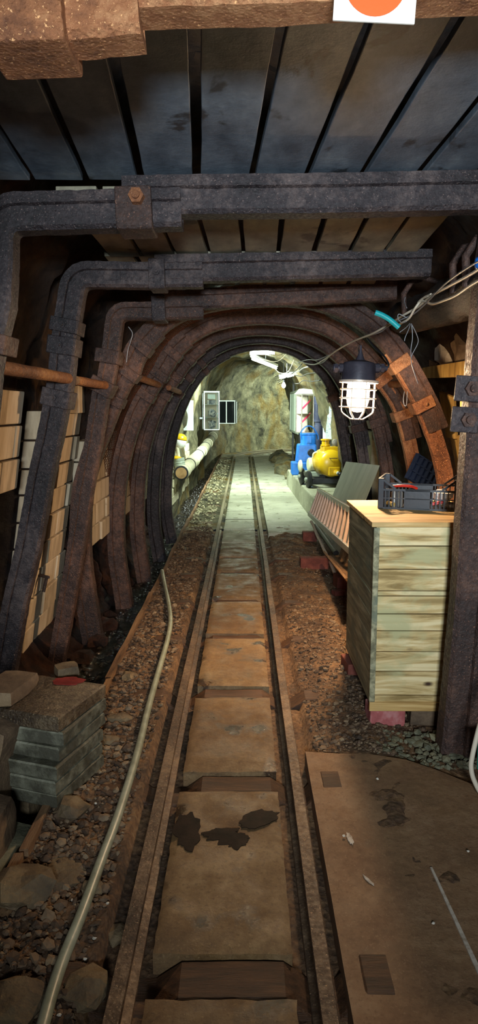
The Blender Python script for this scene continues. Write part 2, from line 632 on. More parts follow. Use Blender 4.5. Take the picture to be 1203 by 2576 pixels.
M['chalk'] = mottle('white_mark', [(.35, '#a08d78'), (.55, '#c9bcab')], 40, .8, 0, .2, 80, .002)
M['sign_white'] = plain('white_sign', '#eeeadf', .6)
M['green'] = plain('green_plastic', '#1f5b4a', .5)
M['dark_blue_plastic'] = plain('dark_blue_plastic', '#23304a', .45)
M['red'] = plain('red_plastic', '#c1281d', .4)
M['cloth'] = plain('white_cloth', '#e2ded6', .9)
M['mesh_wire'] = plain('rusty_wire', '#5c3420', .8, .2)
M['brick_white'] = mottle('whitewashed_brick', [(.3, '#9d9578'), (.5, '#bfb899'), (.7, '#d6d0b4')], 8, .9, 0, .5, 40, .008, island=.3)


def watermat():
    t = NT('ditch_water')
    n = t.bump(t.noise(t.coords((1, .6, 1)), 26, 6, .7), 1.0, .05)
    return t.done('#0f0b07', .04, 0, n, .9)


M['water'] = watermat()
def panemat():
    t = NT('clear_pane')
    t.b.inputs['Transmission Weight'].default_value = 1.0
    t.b.inputs['IOR'].default_value = 1.05
    return t.done('#eef4f2', .03, 0, None, .5)
M['pane'] = panemat()
M['bulb'] = emit('lamp_bulb', (1, .68, .40, 1), 1900)
def domemat():
    t = NT('frosted_dome')
    tr = t.n('ShaderNodeBsdfTransparent')
    tl = t.n('ShaderNodeBsdfTranslucent')
    mx = t.n('ShaderNodeMixShader')
    mx.inputs[0].default_value = .02
    t.l(tr.outputs[0], mx.inputs[1]); t.l(tl.outputs[0], mx.inputs[2])
    t.l(mx.outputs[0], t.t.nodes['Material Output'].inputs['Surface'])
    return t.mat
M['dome'] = domemat()
M['tube_light'] = emit('fluorescent_tube', (.86, 1, .84, 1), 60)
M['tube_far'] = emit('bulb_far', (1, .93, .75, 1), 60)
TX = -.062          # track centre
HALF = .30          # half the gauge
YS, RT = 25.2, 5.4  # where the track starts to bend right, its radius


def bend(off, s):
    """point of a line kept `off` metres right of the track centre, s metres along it"""
    if s <= YS:
        return V((TX + off, s, 0)), V((0, 1, 0))
    a = min((s - YS) / RT, math.pi / 2)
    c = V((TX + RT, YS, 0))
    r = RT - off
    p = c + V((-math.cos(a) * r, math.sin(a) * r, 0))
    t = V((math.sin(a), math.cos(a), 0))
    ex = s - YS - RT * math.pi / 2
    if ex > 0:
        p += t * ex
    return p, t


def fbm(x, y, z=0.0, o=4):
    return mnoise.fractal(V((x, y, z)), 1.0, 2.1, o)


# ---- rock shell: one arch-shaped section swept along the line of the tunnel
def shell(s0, s1, ds, sec, mat, amp, suffix):
    ss = []
    s = s0
    while s <= s1 + 1e-6:
        ss.append(s)
        s += ds
    for name, a0, a1 in (('wall_right', 0, 62), ('ceiling', 62, 118), ('wall_left', 118, 180)):
        n = max(10, int((a1 - a0) / 1.6))
        vs, fs = [], []
        for s in ss:
            hl, hr, H, zb = sec(s)
            p, t = bend(.26, s)
            side = V((t.y, -t.x, 0))
            for i in range(n + 1):
                a = R(a0 + (a1 - a0) * i / n)
                ca, sa = math.cos(a), math.sin(a)
                k = .72
                x = (hr if ca > 0 else hl) * math.copysign(abs(ca) ** k, ca)
                z = zb + (H - zb) * abs(sa) ** k
                q = p + side * x + V((0, 0, z))
                d = amp * (mnoise.fractal(q * .8, 1.0, 2.1, 6) + .5 * abs(mnoise.noise(q * 2.3)))
                out = (side * ca + V((0, 0, sa)))
                vs.append(q + out * d)
        w = n + 1
        for j in range(len(ss) - 1):
            for i in range(n):
                fs.append((j * w + i, j * w + i + 1, (j + 1) * w + i + 1, (j + 1) * w + i))
        mb = MB().add(vs, fs)
        o = mb.build(name, mat, smooth='all')
        tag(o, kind='structure')


def sec_near(s):
    k = min(max((s - 5.7) / .8, 0), 1)
    return 2.15 - .28 * k, 2.05 - .18 * k, 3.35 - .5 * k, -.6


def sec_far(s):
    k = min(max((s - 11) / 14, 0), 1)
    return 1.5, 1.5 + .1 * k, 2.85 + .55 * k, -.5


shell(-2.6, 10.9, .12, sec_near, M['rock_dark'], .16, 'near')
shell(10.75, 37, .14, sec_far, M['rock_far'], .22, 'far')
# the bulkhead of rock where the supported stretch meets the bare tunnel
mb = MB()
vs, fs = [], []
for i in range(73):
    a = R(180 * i / 72)
    ca, sa = math.cos(a), math.sin(a)
    k = .72
    for (hx, H, zb) in ((1.46, 2.74, -.5), (2.5, 3.8, -.7)):
        x = hx * math.copysign(abs(ca) ** k, ca)
        vs.append(V((TX + .26 + x, 10.85 + .05 * mnoise.noise(V((x, sa * 3, 0))), zb + (H - zb) * sa ** k)))
for i in range(72):
    fs.append((2 * i, 2 * i + 1, 2 * i + 3, 2 * i + 2))
tag(MB().add(vs, fs).build('trim_rock', M['rock_dark'], smooth='all'), kind='structure')
# rock behind the photographer
tag(MB().box((.2, -2.65, 1.2), (5, .1, 4.6)).build('wall_back', M['rock_dark']), kind='structure')

# ---- ground
DX0, DX1 = -.87, -1.75       # ditch
def ground_h(x, y):
    if x < TX - .40:
        d = .028 * fbm(x * 4, y * 4, 1.0) + .016 * fbm(x * 17, y * 17, 4.0, 3)
        return -.035 + d - .05 * max(0, min(1, (-.40 + TX + .14 - x) / .14 * -1 + 1)) * 0
    if x > TX + .40:
        d = .03 * fbm(x * 3.1, y * 3.1, 9.0) + .014 * fbm(x * 15, y * 15, 2.0, 3)
        hump = .05 * math.exp(-((x - .62) / .22) ** 2)
        return -.05 + hump + d
    return -.085 + .012 * fbm(x * 15, y * 15, 3.0, 3)


def grid(x0, x1, y0, y1, dx, dy, fn):
    nx, ny = max(1, int(round((x1 - x0) / dx))), max(1, int(round((y1 - y0) / dy)))
    vs = [V((x0 + (x1 - x0) * i / nx, y0 + (y1 - y0) * j / ny, 0)) for j in range(ny + 1) for i in range(nx + 1)]
    for p in vs:
        p.z = fn(p.x, p.y)
    fs = [(j * (nx + 1) + i, j * (nx + 1) + i + 1, (j + 1) * (nx + 1) + i + 1, (j + 1) * (nx + 1) + i) for j in range(ny) for i in range(nx)]
    return MB().add(vs, fs)


tag(grid(-.862, 2.2, .6, 10.0, .022, .025, ground_h).build('floor', M['dirt'], smooth='all'), kind='structure')
# far ground, left of the walkway
tag(grid(-.84, 4.8, 10.0, 34.0, .05, .08, lambda x, y: -.06 + .03 * fbm(x * 4, y * 4, 5.0)
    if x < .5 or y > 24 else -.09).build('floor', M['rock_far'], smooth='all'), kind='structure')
# ditch bed
tag(grid(-2.3, -.84, -.5, 34.0, .04, .06, lambda x, y: -.47 + .05 * fbm(x * 3, y * 3, 7.0) + max(0, (-x - 1.25)) * .75
    ).build('floor', M['debris'], smooth='all'), kind='structure')
# side of the gravel bed under the ditch board
tag(MB().box((-.856, 17, -.27), (.02, 34, .46)).build('trim_ditch', M['dirt']), kind='structure')
tag(grid(-1.5, -.868, 1.5, 31, .05, .06, lambda x, y: -.36 + .004 * fbm(x * 8, y * 8)).build('water', M['water'], smooth='all'),
    kind='structure')

# near concrete apron, its far edge curving towards the right
def apron():
    mb = MB()
    top, bot = [], []
    ex = [(TX + .365, 3.22), (.45, 3.20), (.62, 3.19), (.78, 3.14), (.9, 3.05), (1.02, 2.93), (1.2, 2.80), (1.5, 2.6), (2.1, 2.4)]
    vs, fs = [], []
    ny = 60
    for i, (x, ye) in enumerate(ex):
        for j in range(ny + 1):
            y = .6 + (ye - .6) * j / ny
            z = .004 + .006 * fbm(x * 3, y * 3, 3.3)
            if j == ny: y += .02 * mnoise.noise(V((x * 9, 0, 0)))
            vs.append(V((x, y, z)))
        vs.append(V((x, ye + .03, -.12)))
    w = ny + 2
    for i in range(len(ex) - 1):
        for j in range(w - 1):
            fs.append((i * w + j, (i + 1) * w + j, (i + 1) * w + j + 1, i * w + j + 1))
    o = len(vs)
    for j in range(ny + 1):
        p = vs[j].copy(); p.z = -.12
        vs.append(p)
    for j in range(ny):
        fs.append((j, j + 1, o + j + 1, o + j))
    return mb.add(vs, fs)


# pockets in the apron for the sleeper ends are left as shallow sunk strips
tag(apron().build('floor', M['apron'], smooth=True), kind='structure')

# far concrete walkway on the right
sl_y = [.95, 1.86, 2.96, 3.98, 5.02, 6.01, 7.07, 7.82, 8.72, 9.62, 10.6, 11.5, 12.55, 13.6, 14.7, 15.8, 16.9, 18.0, 19.1, 20.2, 21.3, 22.4, 23.5, 24.6]
mb = MB()
ys = [9.36] + [y for y in sl_y if y > 10.7][::2] + [25.6]
for i, (a, b) in enumerate(zip(ys, ys[1:])):
    xr = 1.55 if a > 15 else 1.06
    mb.box(((TX + .395 + xr) / 2, (a + b) / 2, -.05), (xr - TX - .395, b - a - .012, .11), None, 0, .003)
tag(mb.build('floor', M['conc_far'], bevel=.008), kind='structure')
# pad inside the bend
mb = MB()
mb.box((2.9, 28.6, -.11), (4.6, 5.6, .09))
tag(mb.build('floor', M['conc_far']), kind='structure')

# ---- rails
RAIL = [(-.022, .02), (.022, .02), (.025, .008), (.022, -.006), (.006, -.014), (.006, -.062), (.038, -.07), (.04, -.08),
        (-.04, -.08), (-.038, -.07), (-.006, -.062), (-.006, -.014), (-.022, -.006), (-.025, .008)]
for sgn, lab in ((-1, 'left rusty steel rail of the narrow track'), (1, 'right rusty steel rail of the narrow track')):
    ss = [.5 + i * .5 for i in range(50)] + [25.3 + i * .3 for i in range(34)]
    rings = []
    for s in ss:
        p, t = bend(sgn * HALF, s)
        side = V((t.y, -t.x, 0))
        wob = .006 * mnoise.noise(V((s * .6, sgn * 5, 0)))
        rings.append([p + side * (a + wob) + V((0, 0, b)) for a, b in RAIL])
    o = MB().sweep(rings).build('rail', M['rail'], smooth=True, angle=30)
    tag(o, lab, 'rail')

def patch(c, rx, ry, ang, z, mat, name, parent=None, irr=.45, n=40):
    vs = [V((c.x, c.y, z))]
    for k in range(n):
        a = 2 * math.pi * k / n
        q = 1 + irr * mnoise.noise(V((math.cos(a) * 1.6 + c.x * 9, math.sin(a) * 1.6 + c.y * 9, 3))) + irr * .5 * mnoise.noise(V((math.cos(a) * 5, math.sin(a) * 5, c.y * 7)))
        x, y = rx * q * math.cos(a), ry * q * math.sin(a)
        vs.append(V((c.x + x * math.cos(ang) - y * math.sin(ang), c.y + x * math.sin(ang) + y * math.cos(ang), z - .0015)))
    m = n + 1
    fs = [(0, 1 + k, 1 + (k + 1) % n) for k in range(n)] + [(m, m + 1 + (k + 1) % n, m + 1 + k) for k in range(n)] + [(1 + k, m + 1 + k, m + 1 + (k + 1) % n, 1 + (k + 1) % n) for k in range(n)]
    return MB().add(vs + [V((p.x, p.y, p.z - .003)) for p in vs], fs).build(name, M[mat], parent)


# white marks on the apron
o = patch(G(881, 2112, .006), .010, .038, .12, .0125, 'chalk', 'paint_mark')
tag(o, 'short white paint streak on the concrete right of the track', 'paint mark')
o = patch(G(927, 2216, .006), .005, .03, .5, .0125, 'chalk', 'paint_mark')
tag(o, 'faint thin white streak below the short one on the concrete', 'paint mark')
a_, b_ = G(1085, 2185, .006), G(1230, 2500, .006)
o = MB().hexa([V((p.x + dx, p.y, z)) for z in (.006, .0125) for p, dx in ((a_, -.004), (a_, .004), (b_, .008), (b_, -.008))]).build('paint_mark', M['chalk'])
tag(o, 'long pale scratch across the concrete at the lower right', 'paint mark')

# ---- sleepers and slabs
for i, y in enumerate(sl_y):
    w = .15 if y < 4.5 else (.12 if y < 8 else .10)
    mb = MB()
    n = 14
    rings = []
    for k in range(n + 1):
        x = TX - .60 + (1.2 if i not in (1, 2) else 1.10) * k / n
        j = .006 * mnoise.noise(V((x * 5, y * 3, 0)))
        zt = (-.022 if y < 8 else -.055) + j
        if abs(x - TX) > .22: zt = min(zt, -.078) if abs(abs(x - TX) - .3) < .07 else zt
        zt = -.079 + j * .3 if .2 < abs(x - TX) < .36 else zt
        if i in (1, 2) and x > TX + .36: zt = .0058 + j * .6
        rings.append([V((x, y - w / 2, zt - .006)), V((x, y - w / 2 + .01, zt)), V((x, y + w / 2 - .01, zt)), V((x, y + w / 2, zt - .006)), V((x, y + w / 2, -.15)), V((x, y - w / 2, -.15))])
    o = mb.sweep(rings).build('railway_sleeper', M['sleeper'])
    tag(o, ('wide worn wooden sleeper crossing the track nearest the camera' if i == 1 else
            'wooden sleeper sunk between slabs, %s one from the camera' % ORD[i]), 'sleeper', 'sleepers under the narrow track')
seg = [(sl_y[i], sl_y[i + 1]) for i in range(len(sl_y) - 1)]
for i, (a, b) in enumerate(seg):
    ga = .085 if a < 4.5 else (.055 if a < 8 else .04)
    gb = .085 if b < 4.5 else (.055 if b < 8 else .04)
    y0, y1 = a + ga, b - gb
    mb = MB()
    nx, ny = 16, max(8, int((y1 - y0) / .04))
    x0, x1 = TX - .222, TX + .215
    vs, fs = [], []
    for j in range(ny + 1):
        for k in range(nx + 1):
            x, y = x0 + (x1 - x0) * k / nx, y0 + (y1 - y0) * j / ny
            e = min(k, nx - k, j, ny - j)
            z = .002 + .005 * fbm(x * 4, y * 4, i * 2.0) - (.012 if e == 0 else 0)
            if e == 0:
                x += .006 * mnoise.noise(V((x * 20, y * 20, 1)))
                y += .008 * mnoise.noise(V((x * 20, y * 20, 5)))
            vs.append(V((x, y, z)))
    for j in range(ny):
        for k in range(nx):
            fs.append((j * (nx + 1) + k, j * (nx + 1) + k + 1, (j + 1) * (nx + 1) + k + 1, (j + 1) * (nx + 1) + k))
    rim = [k for k in range(nx + 1)] + [j * (nx + 1) + nx for j in range(1, ny + 1)] + [ny * (nx + 1) + k for k in range(nx - 1, -1, -1)] + [j * (nx + 1) for j in range(ny - 1, 0, -1)]
    o0 = len(vs)
    for q in rim:
        p = vs[q].copy(); p.z = -.084; vs.append(p)
    L = len(rim)
    for q in range(L):
        fs.append((rim[q], rim[(q + 1) % L], o0 + (q + 1) % L, o0 + q))
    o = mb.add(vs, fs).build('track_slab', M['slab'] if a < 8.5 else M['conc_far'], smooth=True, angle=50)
    lab = {0: 'damp brown concrete slab at the bottom edge between the rails', 1: 'concrete slab with dark wet patches between the rails'}.get(
        i, '%s concrete slab from the camera between the rails' % ORD[i])
    tag(o, lab, 'slab', 'concrete slabs between the rails')
    if i == 1:
        for (u, v, rx, ry, ang) in ((650, 2062, .085, .05, .5), (585, 2112, .06, .04, 0), (555, 2098, .07, .035, .2), (600, 2118, .05, .03, 1.0), (470, 2090, .05, .12, .1)):
            patch(G(u, v, .004), rx, ry, ang, .0085, 'stain', 'wet_stain', o)

# ---- board holding the gravel back along the ditch
yb = [1.2, 2.45, 4.2, 6.3, 8.3, 10.8, 13.5, 16.5, 20, 24]
for i, (a, b) in enumerate(zip(yb, yb[1:])):
    mb = MB()
    rings = []
    for k in range(17):
        y = a + .01 + (b - a - .02) * k / 16
        x = -.862 + .012 * mnoise.noise(V((0, y * 1.3, 2))) + (.012 if i % 2 else 0)
        zt = -.012 + .014 * mnoise.noise(V((3, y * 2.5, 2)))
        rings.append([V((x - .018, y, zt)), V((x + .018, y, zt + .004)), V((x + .018, y, zt - .16)), V((x - .018, y, zt - .16))])
    o = mb.sweep(rings).build('edging_board', M['wood_edge'], smooth=True, angle=40)
    tag(o, 'thin edging board beside the ditch, %s length from the camera' % ORD[i], 'board', 'edging boards along the ditch')

# ---- loose gravel nobody could count
def gravel(name, n, region, sizes, mat, label, seed):
    r = random.Random(seed)
    mb = MB()
    k = 0
    while k < n:
        x0, x1, y0, y1, zf = region[r.randrange(len(region))]
        u = r.random()
        y = y0 + (y1 - y0) * u ** 1.5
        x = r.uniform(x0, x1)
        s = r.uniform(*sizes) * (1 if r.random() < .8 else 1.9)
        mb.rock((x, y, zf(x, y) + s * .25), (s * r.uniform(.7, 1.3), s * r.uniform(.7, 1.2), s * r.uniform(.4, .8)), r.random() * 90, 1, .5,
                Matrix.Rotation(r.uniform(0, 6.28), 3, 'Z') @ Matrix.Rotation(r.uniform(-.5, .5), 3, 'X'))
        k += 1
    o = mb.build(name, mat)
    return tag(o, label, 'gravel', kind='stuff')


gravel('gravel', 6500, [(-.83, TX - .42, 1.3, 10.0, ground_h)], (.004, .014), M['stone'],
       'loose brown gravel filling the strip left of the track', 3)
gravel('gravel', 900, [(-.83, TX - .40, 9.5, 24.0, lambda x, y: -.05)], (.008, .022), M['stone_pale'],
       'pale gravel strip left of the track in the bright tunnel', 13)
gravel('gravel', 3400, [(TX + .42, 1.0, 3.24, 9.2, ground_h), (TX + .42, .75, 3.24, 6.0, ground_h)], (.003, .0105), M['stone'],
       'fine brown gravel on the dirt right of the track', 4)
gravel('gravel', 420, [(.62, 1.2, 3.12, 3.5, lambda x, y: -.03)], (.006, .017), M['stone_grey'],
       'grey gravel in front of the wooden box', 5)
r2 = random.Random(21)
mb = MB()
for (u, v) in ((240, 2005), (182, 2247), (270, 2262), (314, 2293), (237, 2338), (303, 2342), (213, 2380), (139, 2383), (178, 2441), (108, 2500), (148, 2536),
               (590, 1555), (865, 2110), (950, 1966), (1090, 2332), (1178, 2150)):
    g = G(u, v, 0)
    gz = ground_h(g.x, g.y) if g.x < .3 else .006
    mb.rock((g.x, g.y, gz + .008), (.0065, .006, .0045), u, 1, .6)
tag(mb.build('stone_chips', M['stone_white']), 'tiny white stone chips scattered over the ground', 'stone chips', kind='stuff')

rw = random.Random(31)
mb = MB()
for k in range(1500):
    y = 4.2 + 20 * rw.random() ** 1.5
    s = rw.uniform(.010, .030) * (1 if rw.random() < .8 else 1.8)
    mb.rock((rw.uniform(-1.30, -.90), y, -.365), (s, s * rw.uniform(.8, 1.3), s * rw.uniform(.5, .9)), k * .7, 1, .5)
tag(mb.build('wet_stones', M['wet_stone'], smooth='all'), 'wet glistening stones standing in the water of the ditch', 'stones', kind='stuff')

# larger stones of the left strip
for (u, v, s, fl, lab) in ((178, 2035, (.085, .10, .05), .02, 'grey rounded rock in the gravel below the paver stack'),
                           (55, 2235, (.14, .16, .07), .03, 'large grey-green broken rock at the lower left edge'),
                           (265, 1855, (.10, .05, .03), .01, 'flat brown rock in gravel right of the paver stack'),
                           (240, 1935, (.03, .045, .025), .01, 'small pale stone standing in the gravel left of the hose'),
                           (300, 1805, (.09, .06, .035), .015, 'flat dark rock in the gravel behind the paver stack'),
                           (215, 2480, (.09, .10, .045), .02, 'yellowish rock in the gravel right of the hose, nearest camera'),
                           (40, 2520, (.11, .12, .05), .02, 'grey rock at the bottom left corner'),
                           (290, 2310, (.055, .06, .03), .01, 'greenish rock between the hose and the left rail'),
                           (235, 2230, (.05, .045, .025), .01, 'brown rock lying against the hose'),
                           (325, 1700, (.07, .08, .04), .015, 'grey rock in the gravel between ditch board and hose'),
                           (150, 2190, (.11, .13, .03), .01, 'broad flat rock in the gravel left of the hose')):
    g = G(u, v, -.02)
    o = MB().rock((g.x, g.y, ground_h(max(g.x, -.9), g.y) + .005), tuple(q * .8 for q in s), u * .37, 2, .45, None, fl / s[2] * s[2]).build('rock', M['stone_dull'])
    tag(o, lab, 'rock')
# ------------------------------------------------------------------ steel supports
TH_PROF = [(-.05, 0), (.05, 0), (.066, .018), (.07, .10), (.088, .108), (.088, .155), (.056, .155), (.046, .03),
           (-.046, .03), (-.056, .155), (-.088, .155), (-.088, .108), (-.07, .10), (-.066, .018)]


def normals(pts):
    out = []
    for i in range(len(pts)):
        a, b = pts[max(i - 1, 0)], pts[min(i + 1, len(pts) - 1)]
        t = (b - a).normalized()
        out.append((V((-t.z, 0, t.x)), t))
    return out


def densify(pts, step=.03):
    out = [pts[0]]
    for a, b in zip(pts, pts[1:]):
        n = max(1, int((b - a).length / step))
        out += [a.lerp(b, k / n) for k in range(1, n + 1)]
    return out


def beam(pts, y, off=0.0, scale=1.0, prof=TH_PROF, a0=0, a1=None):
    pts = densify(pts[a0:len(pts) if a1 is None else a1])
    a0, a1 = 0, None
    nr = normals(pts)
    rings = []
    for i in range(a0, len(pts) if a1 is None else a1):
        p, (n, t) = pts[i], nr[i]
        # keep the section's thickness through sharp corners
        k = 1.0
        if 0 < i < len(pts) - 1:
            c = (pts[i] - pts[i - 1]).normalized().dot((pts[i + 1] - pts[i]).normalized())
            k = 1 / max(math.sqrt((1 + c) / 2), .6)
        w = V((p.x, y, p.z))
        ring = []
        for a, b in prof:
            q = V((p.x, y + a * scale, p.z)) + n * ((b * scale + off) * k)
            ring.append(q + V((mnoise.noise(q * 28), mnoise.noise(q * 28 + V((9, 0, 0))), mnoise.noise(q * 28 + V((0, 9, 0))))) * .0035)
        rings.append(ring)
    return MB().sweep(rings)


CLAMP = [(-.096, -.014), (.096, -.014), (.104, 0), (.104, .165), (-.104, .165), (-.104, 0)]


def clamp(parent, pts, y, f, name='clamp', length=.09, off=0.0, mat='steel_brown', nut=True):
    """a strap with a nut, at fraction f of the path"""
    q = resample(pts, 200)
    i = min(max(int(f * 199), 1), 198)
    t = (q[i + 1] - q[i - 1]).normalized()
    n = V((-t.z, 0, t.x))
    rings = []
    for s in (-length / 2, length / 2):
        rings.append([q[i] + t * s + V((0, y + a, 0)) + n * (b + off) for a, b in CLAMP])
    mb = MB().sweep(rings)
    c = mb.build(name, M[mat], parent, bevel=.006)
    if nut:
        base = q[i] + n * (.085 + off) + V((0, y - .104, 0))
        nb = MB().cyl(base, base + V((0, -.014, 0)), .022, None, 6)
        nb.cyl(base, base + V((0, -.03, 0)), .011, None, 8)
        nb.build('nut', M[mat], c)
    return c


def px(pts, Y):
    out = []
    for u, v in pts:
        p = P(u, v, Y)
        out.append(V((p.x, 0, p.z)))
    return out


def corner(path, r=.05):
    """round the sharp corners of a polyline a little"""
    out = [path[0]]
    for a, b, c in zip(path, path[1:], path[2:]):
        d1, d2 = (a - b), (c - b)
        ang = d1.angle(d2)
        if ang > R(155):
            out.append(b)
            continue
        k = min(r, d1.length * .4, d2.length * .4)
        p0, p1 = b + d1.normalized() * k, b + d2.normalized() * k
        for i in range(6):
            t = i / 5
            out.append((1 - t) ** 2 * p0 + 2 * t * (1 - t) * b + t * t * p1)
    out.append(path[-1])
    return out


YA, YB_, YC, YD, YE, YF, YG, YH, YI = 1.85, 3.3, 4.5, 5.3, 5.9, 7.0, 8.1, 9.2, 10.3

# A: only its cross beam shows, along the top of the frame
sA = thing('mine_support', 'rusty steel cross beam along the top edge of the photo', 'mine support', (0, YA, 2.4))
xl = px([(-330, 150), (115, 133), (362, 112)], YA)
beam(xl, YA, 0, 1.0).build('beam_end', M['steel_orange'], sA, smooth=True, angle=30)
xr = px([(60, 60), (362, 52), (700, 44), (1100, 20), (1600, 0)], YA)
beam(xr, YA, .004, 1.0).build('cross_beam', M['steel_orange'], sA, smooth=True, angle=30)
clamp(sA, xl, YA, .60, 'clamp', .20, -.004, 'steel_orange', False)
legL = [xl[0] + V((-.01, 0, .02)), xl[0] + V((-.12, 0, -1.0)), xl[0] + V((-.3, 0, -2.7))][::-1]
beam(legL, YA, -.17).build('leg', M['steel'], sA, smooth=True, angle=30)
legR = [xr[-1] + V((.0, 0, .02)), xr[-1] + V((.12, 0, -1.0)), xr[-1] + V((.2, 0, -2.68))]
beam(legR, YA, -.1).build('leg', M['steel'], sA, smooth=True, angle=30)

# B
sB = thing('mine_support', 'large rusty steel frame in front, with bolt under its cross beam', 'mine support', (0, YB_, 0))
b_l = px([(-190, 2100), (-60, 1500), (-18, 1150), (5, 905), (36, 775), (42, 650), (42, 588)], YB_)
b_h = px([(42, 588), (330, 580), (460, 577)], YB_)
pl = corner(b_l[:-1] + b_h, .03)
beam(pl, YB_).build('left_member', M['steel'], sB, smooth=True, angle=30)
b_r = px([(318, 556), (460, 553), (830, 550), (1218, 541)], YB_)
b_p = px([(1218, 541), (1198, 700), (1180, 900), (1152, 1300), (1140, 1500), (1103, 1895)], YB_)
beam(b_r, YB_, .012).build('cross_beam', M['steel'], sB, smooth=True, angle=30)
beam([b_p[0] + V((.004, 0, .0))] + b_p[1:], YB_, -.002).build('right_leg', M['steel_brown'], sB, smooth=True, angle=30)
c = clamp(sB, px([(200, 585), (500, 577)], YB_), YB_, .49, 'clamp', .16, 0, 'steel_brown', False)
q = P(345, 497, YB_ - .1)
nb = MB().cyl(q, q + V((0, -.045, 0)), .036, .034, 6)
nb.cyl(q, q + V((0, -.06, 0)), .018, None, 10)
nb.build('bolt_head', M['steel_orange'], c)
for (u, v) in ((1180, 978), (1170, 1056)):
    q = P(u, v, YB_ - .10)
    k = MB().box(q, (.125, .016, .115), Matrix.Rotation(.06, 3, 'Y')).build('clamp_plate', M['steel'], sB, bevel=.005)
    q2 = q + V((.012, -.008, 0))
    MB().cyl(q2, q2 + V((0, -.024, 0)), .036, None, 6).cyl(q2, q2 + V((0, -.045, 0)), .019, None, 12).build('nut', M['steel_brown'], k)
for f in (.34,):
    clamp(sB, px([(-18, 1150), (36, 775)], YB_), YB_, .75, 'clamp', .09)

# C
sC = thing('mine_support', 'second steel frame from the camera, dark with orange-lit left leg', 'mine support', (0, YC, 0))
c_l = px([(36, 1720), (71, 1517), (104, 1380), (137, 1201), (160, 1100), (185, 970), (200, 830), (218, 725)], YC)
c_t = px([(218, 725), (360, 727), (512, 725)], YC)
beam(corner(c_l[:-1] + c_t, .03), YC, 0, .95).build('left_member', M['steel'], sC, smooth=True, angle=30)
beam(px([(395, 718), (512, 716), (760, 711), (1078, 704)], YC), YC, .012).build('cross_beam', M['steel'], sC, smooth=True, angle=30)
clamp(sC, c_l, YC, .905, 'clamp', .085, 0, 'steel')
clamp(sC, c_l, YC, .86, 'clamp', .11, .004, 'steel')
clamp(sC, c_l, YC, .735, 'clamp', .11, 0, 'steel')
clamp(sC, c_t, YC, .62, 'clamp', .1, 0, 'steel')

# D
sD = thing('mine_support', 'third steel frame, its narrow left leg right of the lit block strip', 'mine support', (0, YD, 0))
d_l = px([(160, 1690), (183, 1559), (208, 1417), (233, 1255), (253, 1143), (260, 1110), (277, 995), (287, 975), (300, 905), (312, 806)], YD)
d_t = px([(312, 806), (400, 806), (512, 803)], YD)
beam(corner(d_l[:-1] + d_t, .03), YD, 0, .8).build('left_member', M['steel_brown'], sD, smooth=True, angle=30)
beam(px([(390, 786), (512, 783), (770, 772), (995, 760)], YD), YD, .012, .9).build('cross_beam', M['steel_brown'], sD, smooth=True, angle=30)
clamp(sD, d_l, YD, .90, 'clamp', .10)
clamp(sD, d_l, YD, .81, 'clamp', .11)
clamp(sD, d_t, YD, .46, 'clamp', .10, 0, 'steel')

# arches
e_px = [(268, 1655), (245, 1517), (231, 1413), (229, 1318), (237, 1226), (262, 1139), (283, 1085), (300, 1040), (330, 975), (350, 950), (367, 905), (395, 870),
        (440, 828), (500, 800), (570, 784), (650, 778), (740, 779), (810, 792), (870, 815), (930, 858), (975, 910), (1007, 960), (1042, 1025), (1067, 1086),
        (1089, 1152), (1101, 1213), (1112, 1330), (1112, 1440)]
f_px = [(338, 1550), (328, 1476), (316, 1392), (314, 1289), (322, 1197), (340, 1115), (367, 1040), (400, 985), (430, 940), (455, 900), (490, 868), (540, 840),
        (600, 826), (660, 822), (720, 826), (790, 840), (850, 870), (910, 925), (955, 980), (990, 1037), (1012, 1116), (1025, 1183), (1032, 1250), (1036, 1350), (1034, 1420)]
i_px = [(447, 1362), (435, 1300), (432, 1250), (434, 1200), (441, 1131), (454, 1073), (475, 1015), (500, 969), (533, 931), (579, 902), (624, 888), (660, 885), (691, 887), (732, 898),
        (766, 919), (799, 948), (821, 985), (838, 1035), (850, 1095), (860, 1160), (864, 1220), (864, 1290), (861, 1340)]
NA = 120
eW = resample(smooth_path(px(e_px, YE), 6), NA)
fW = resample(smooth_path(px(f_px, YF), 6), NA)
iW = resample(smooth_path(px(i_px, YI), 6), NA)
gW = [a.lerp(b, 1 / 3) for a, b in zip(fW, iW)]
hW = [a.lerp(b, 2 / 3) for a, b in zip(fW, iW)]
LAB = {'E': 'nearest curved steel arch, its right leg lit orange beside the lamp',
       'F': 'second curved steel arch from the camera',
       'G': 'third curved steel arch from the camera',
       'H': 'fourth curved steel arch, just before the innermost one',
       'I': 'innermost dark steel arch framing the bright tunnel'}
def frac(W, Y, u, v):
    p = P(u, v, Y)
    return min(range(NA), key=lambda i: (W[i].x - p.x) ** 2 + (W[i].z - p.z) ** 2) / NA


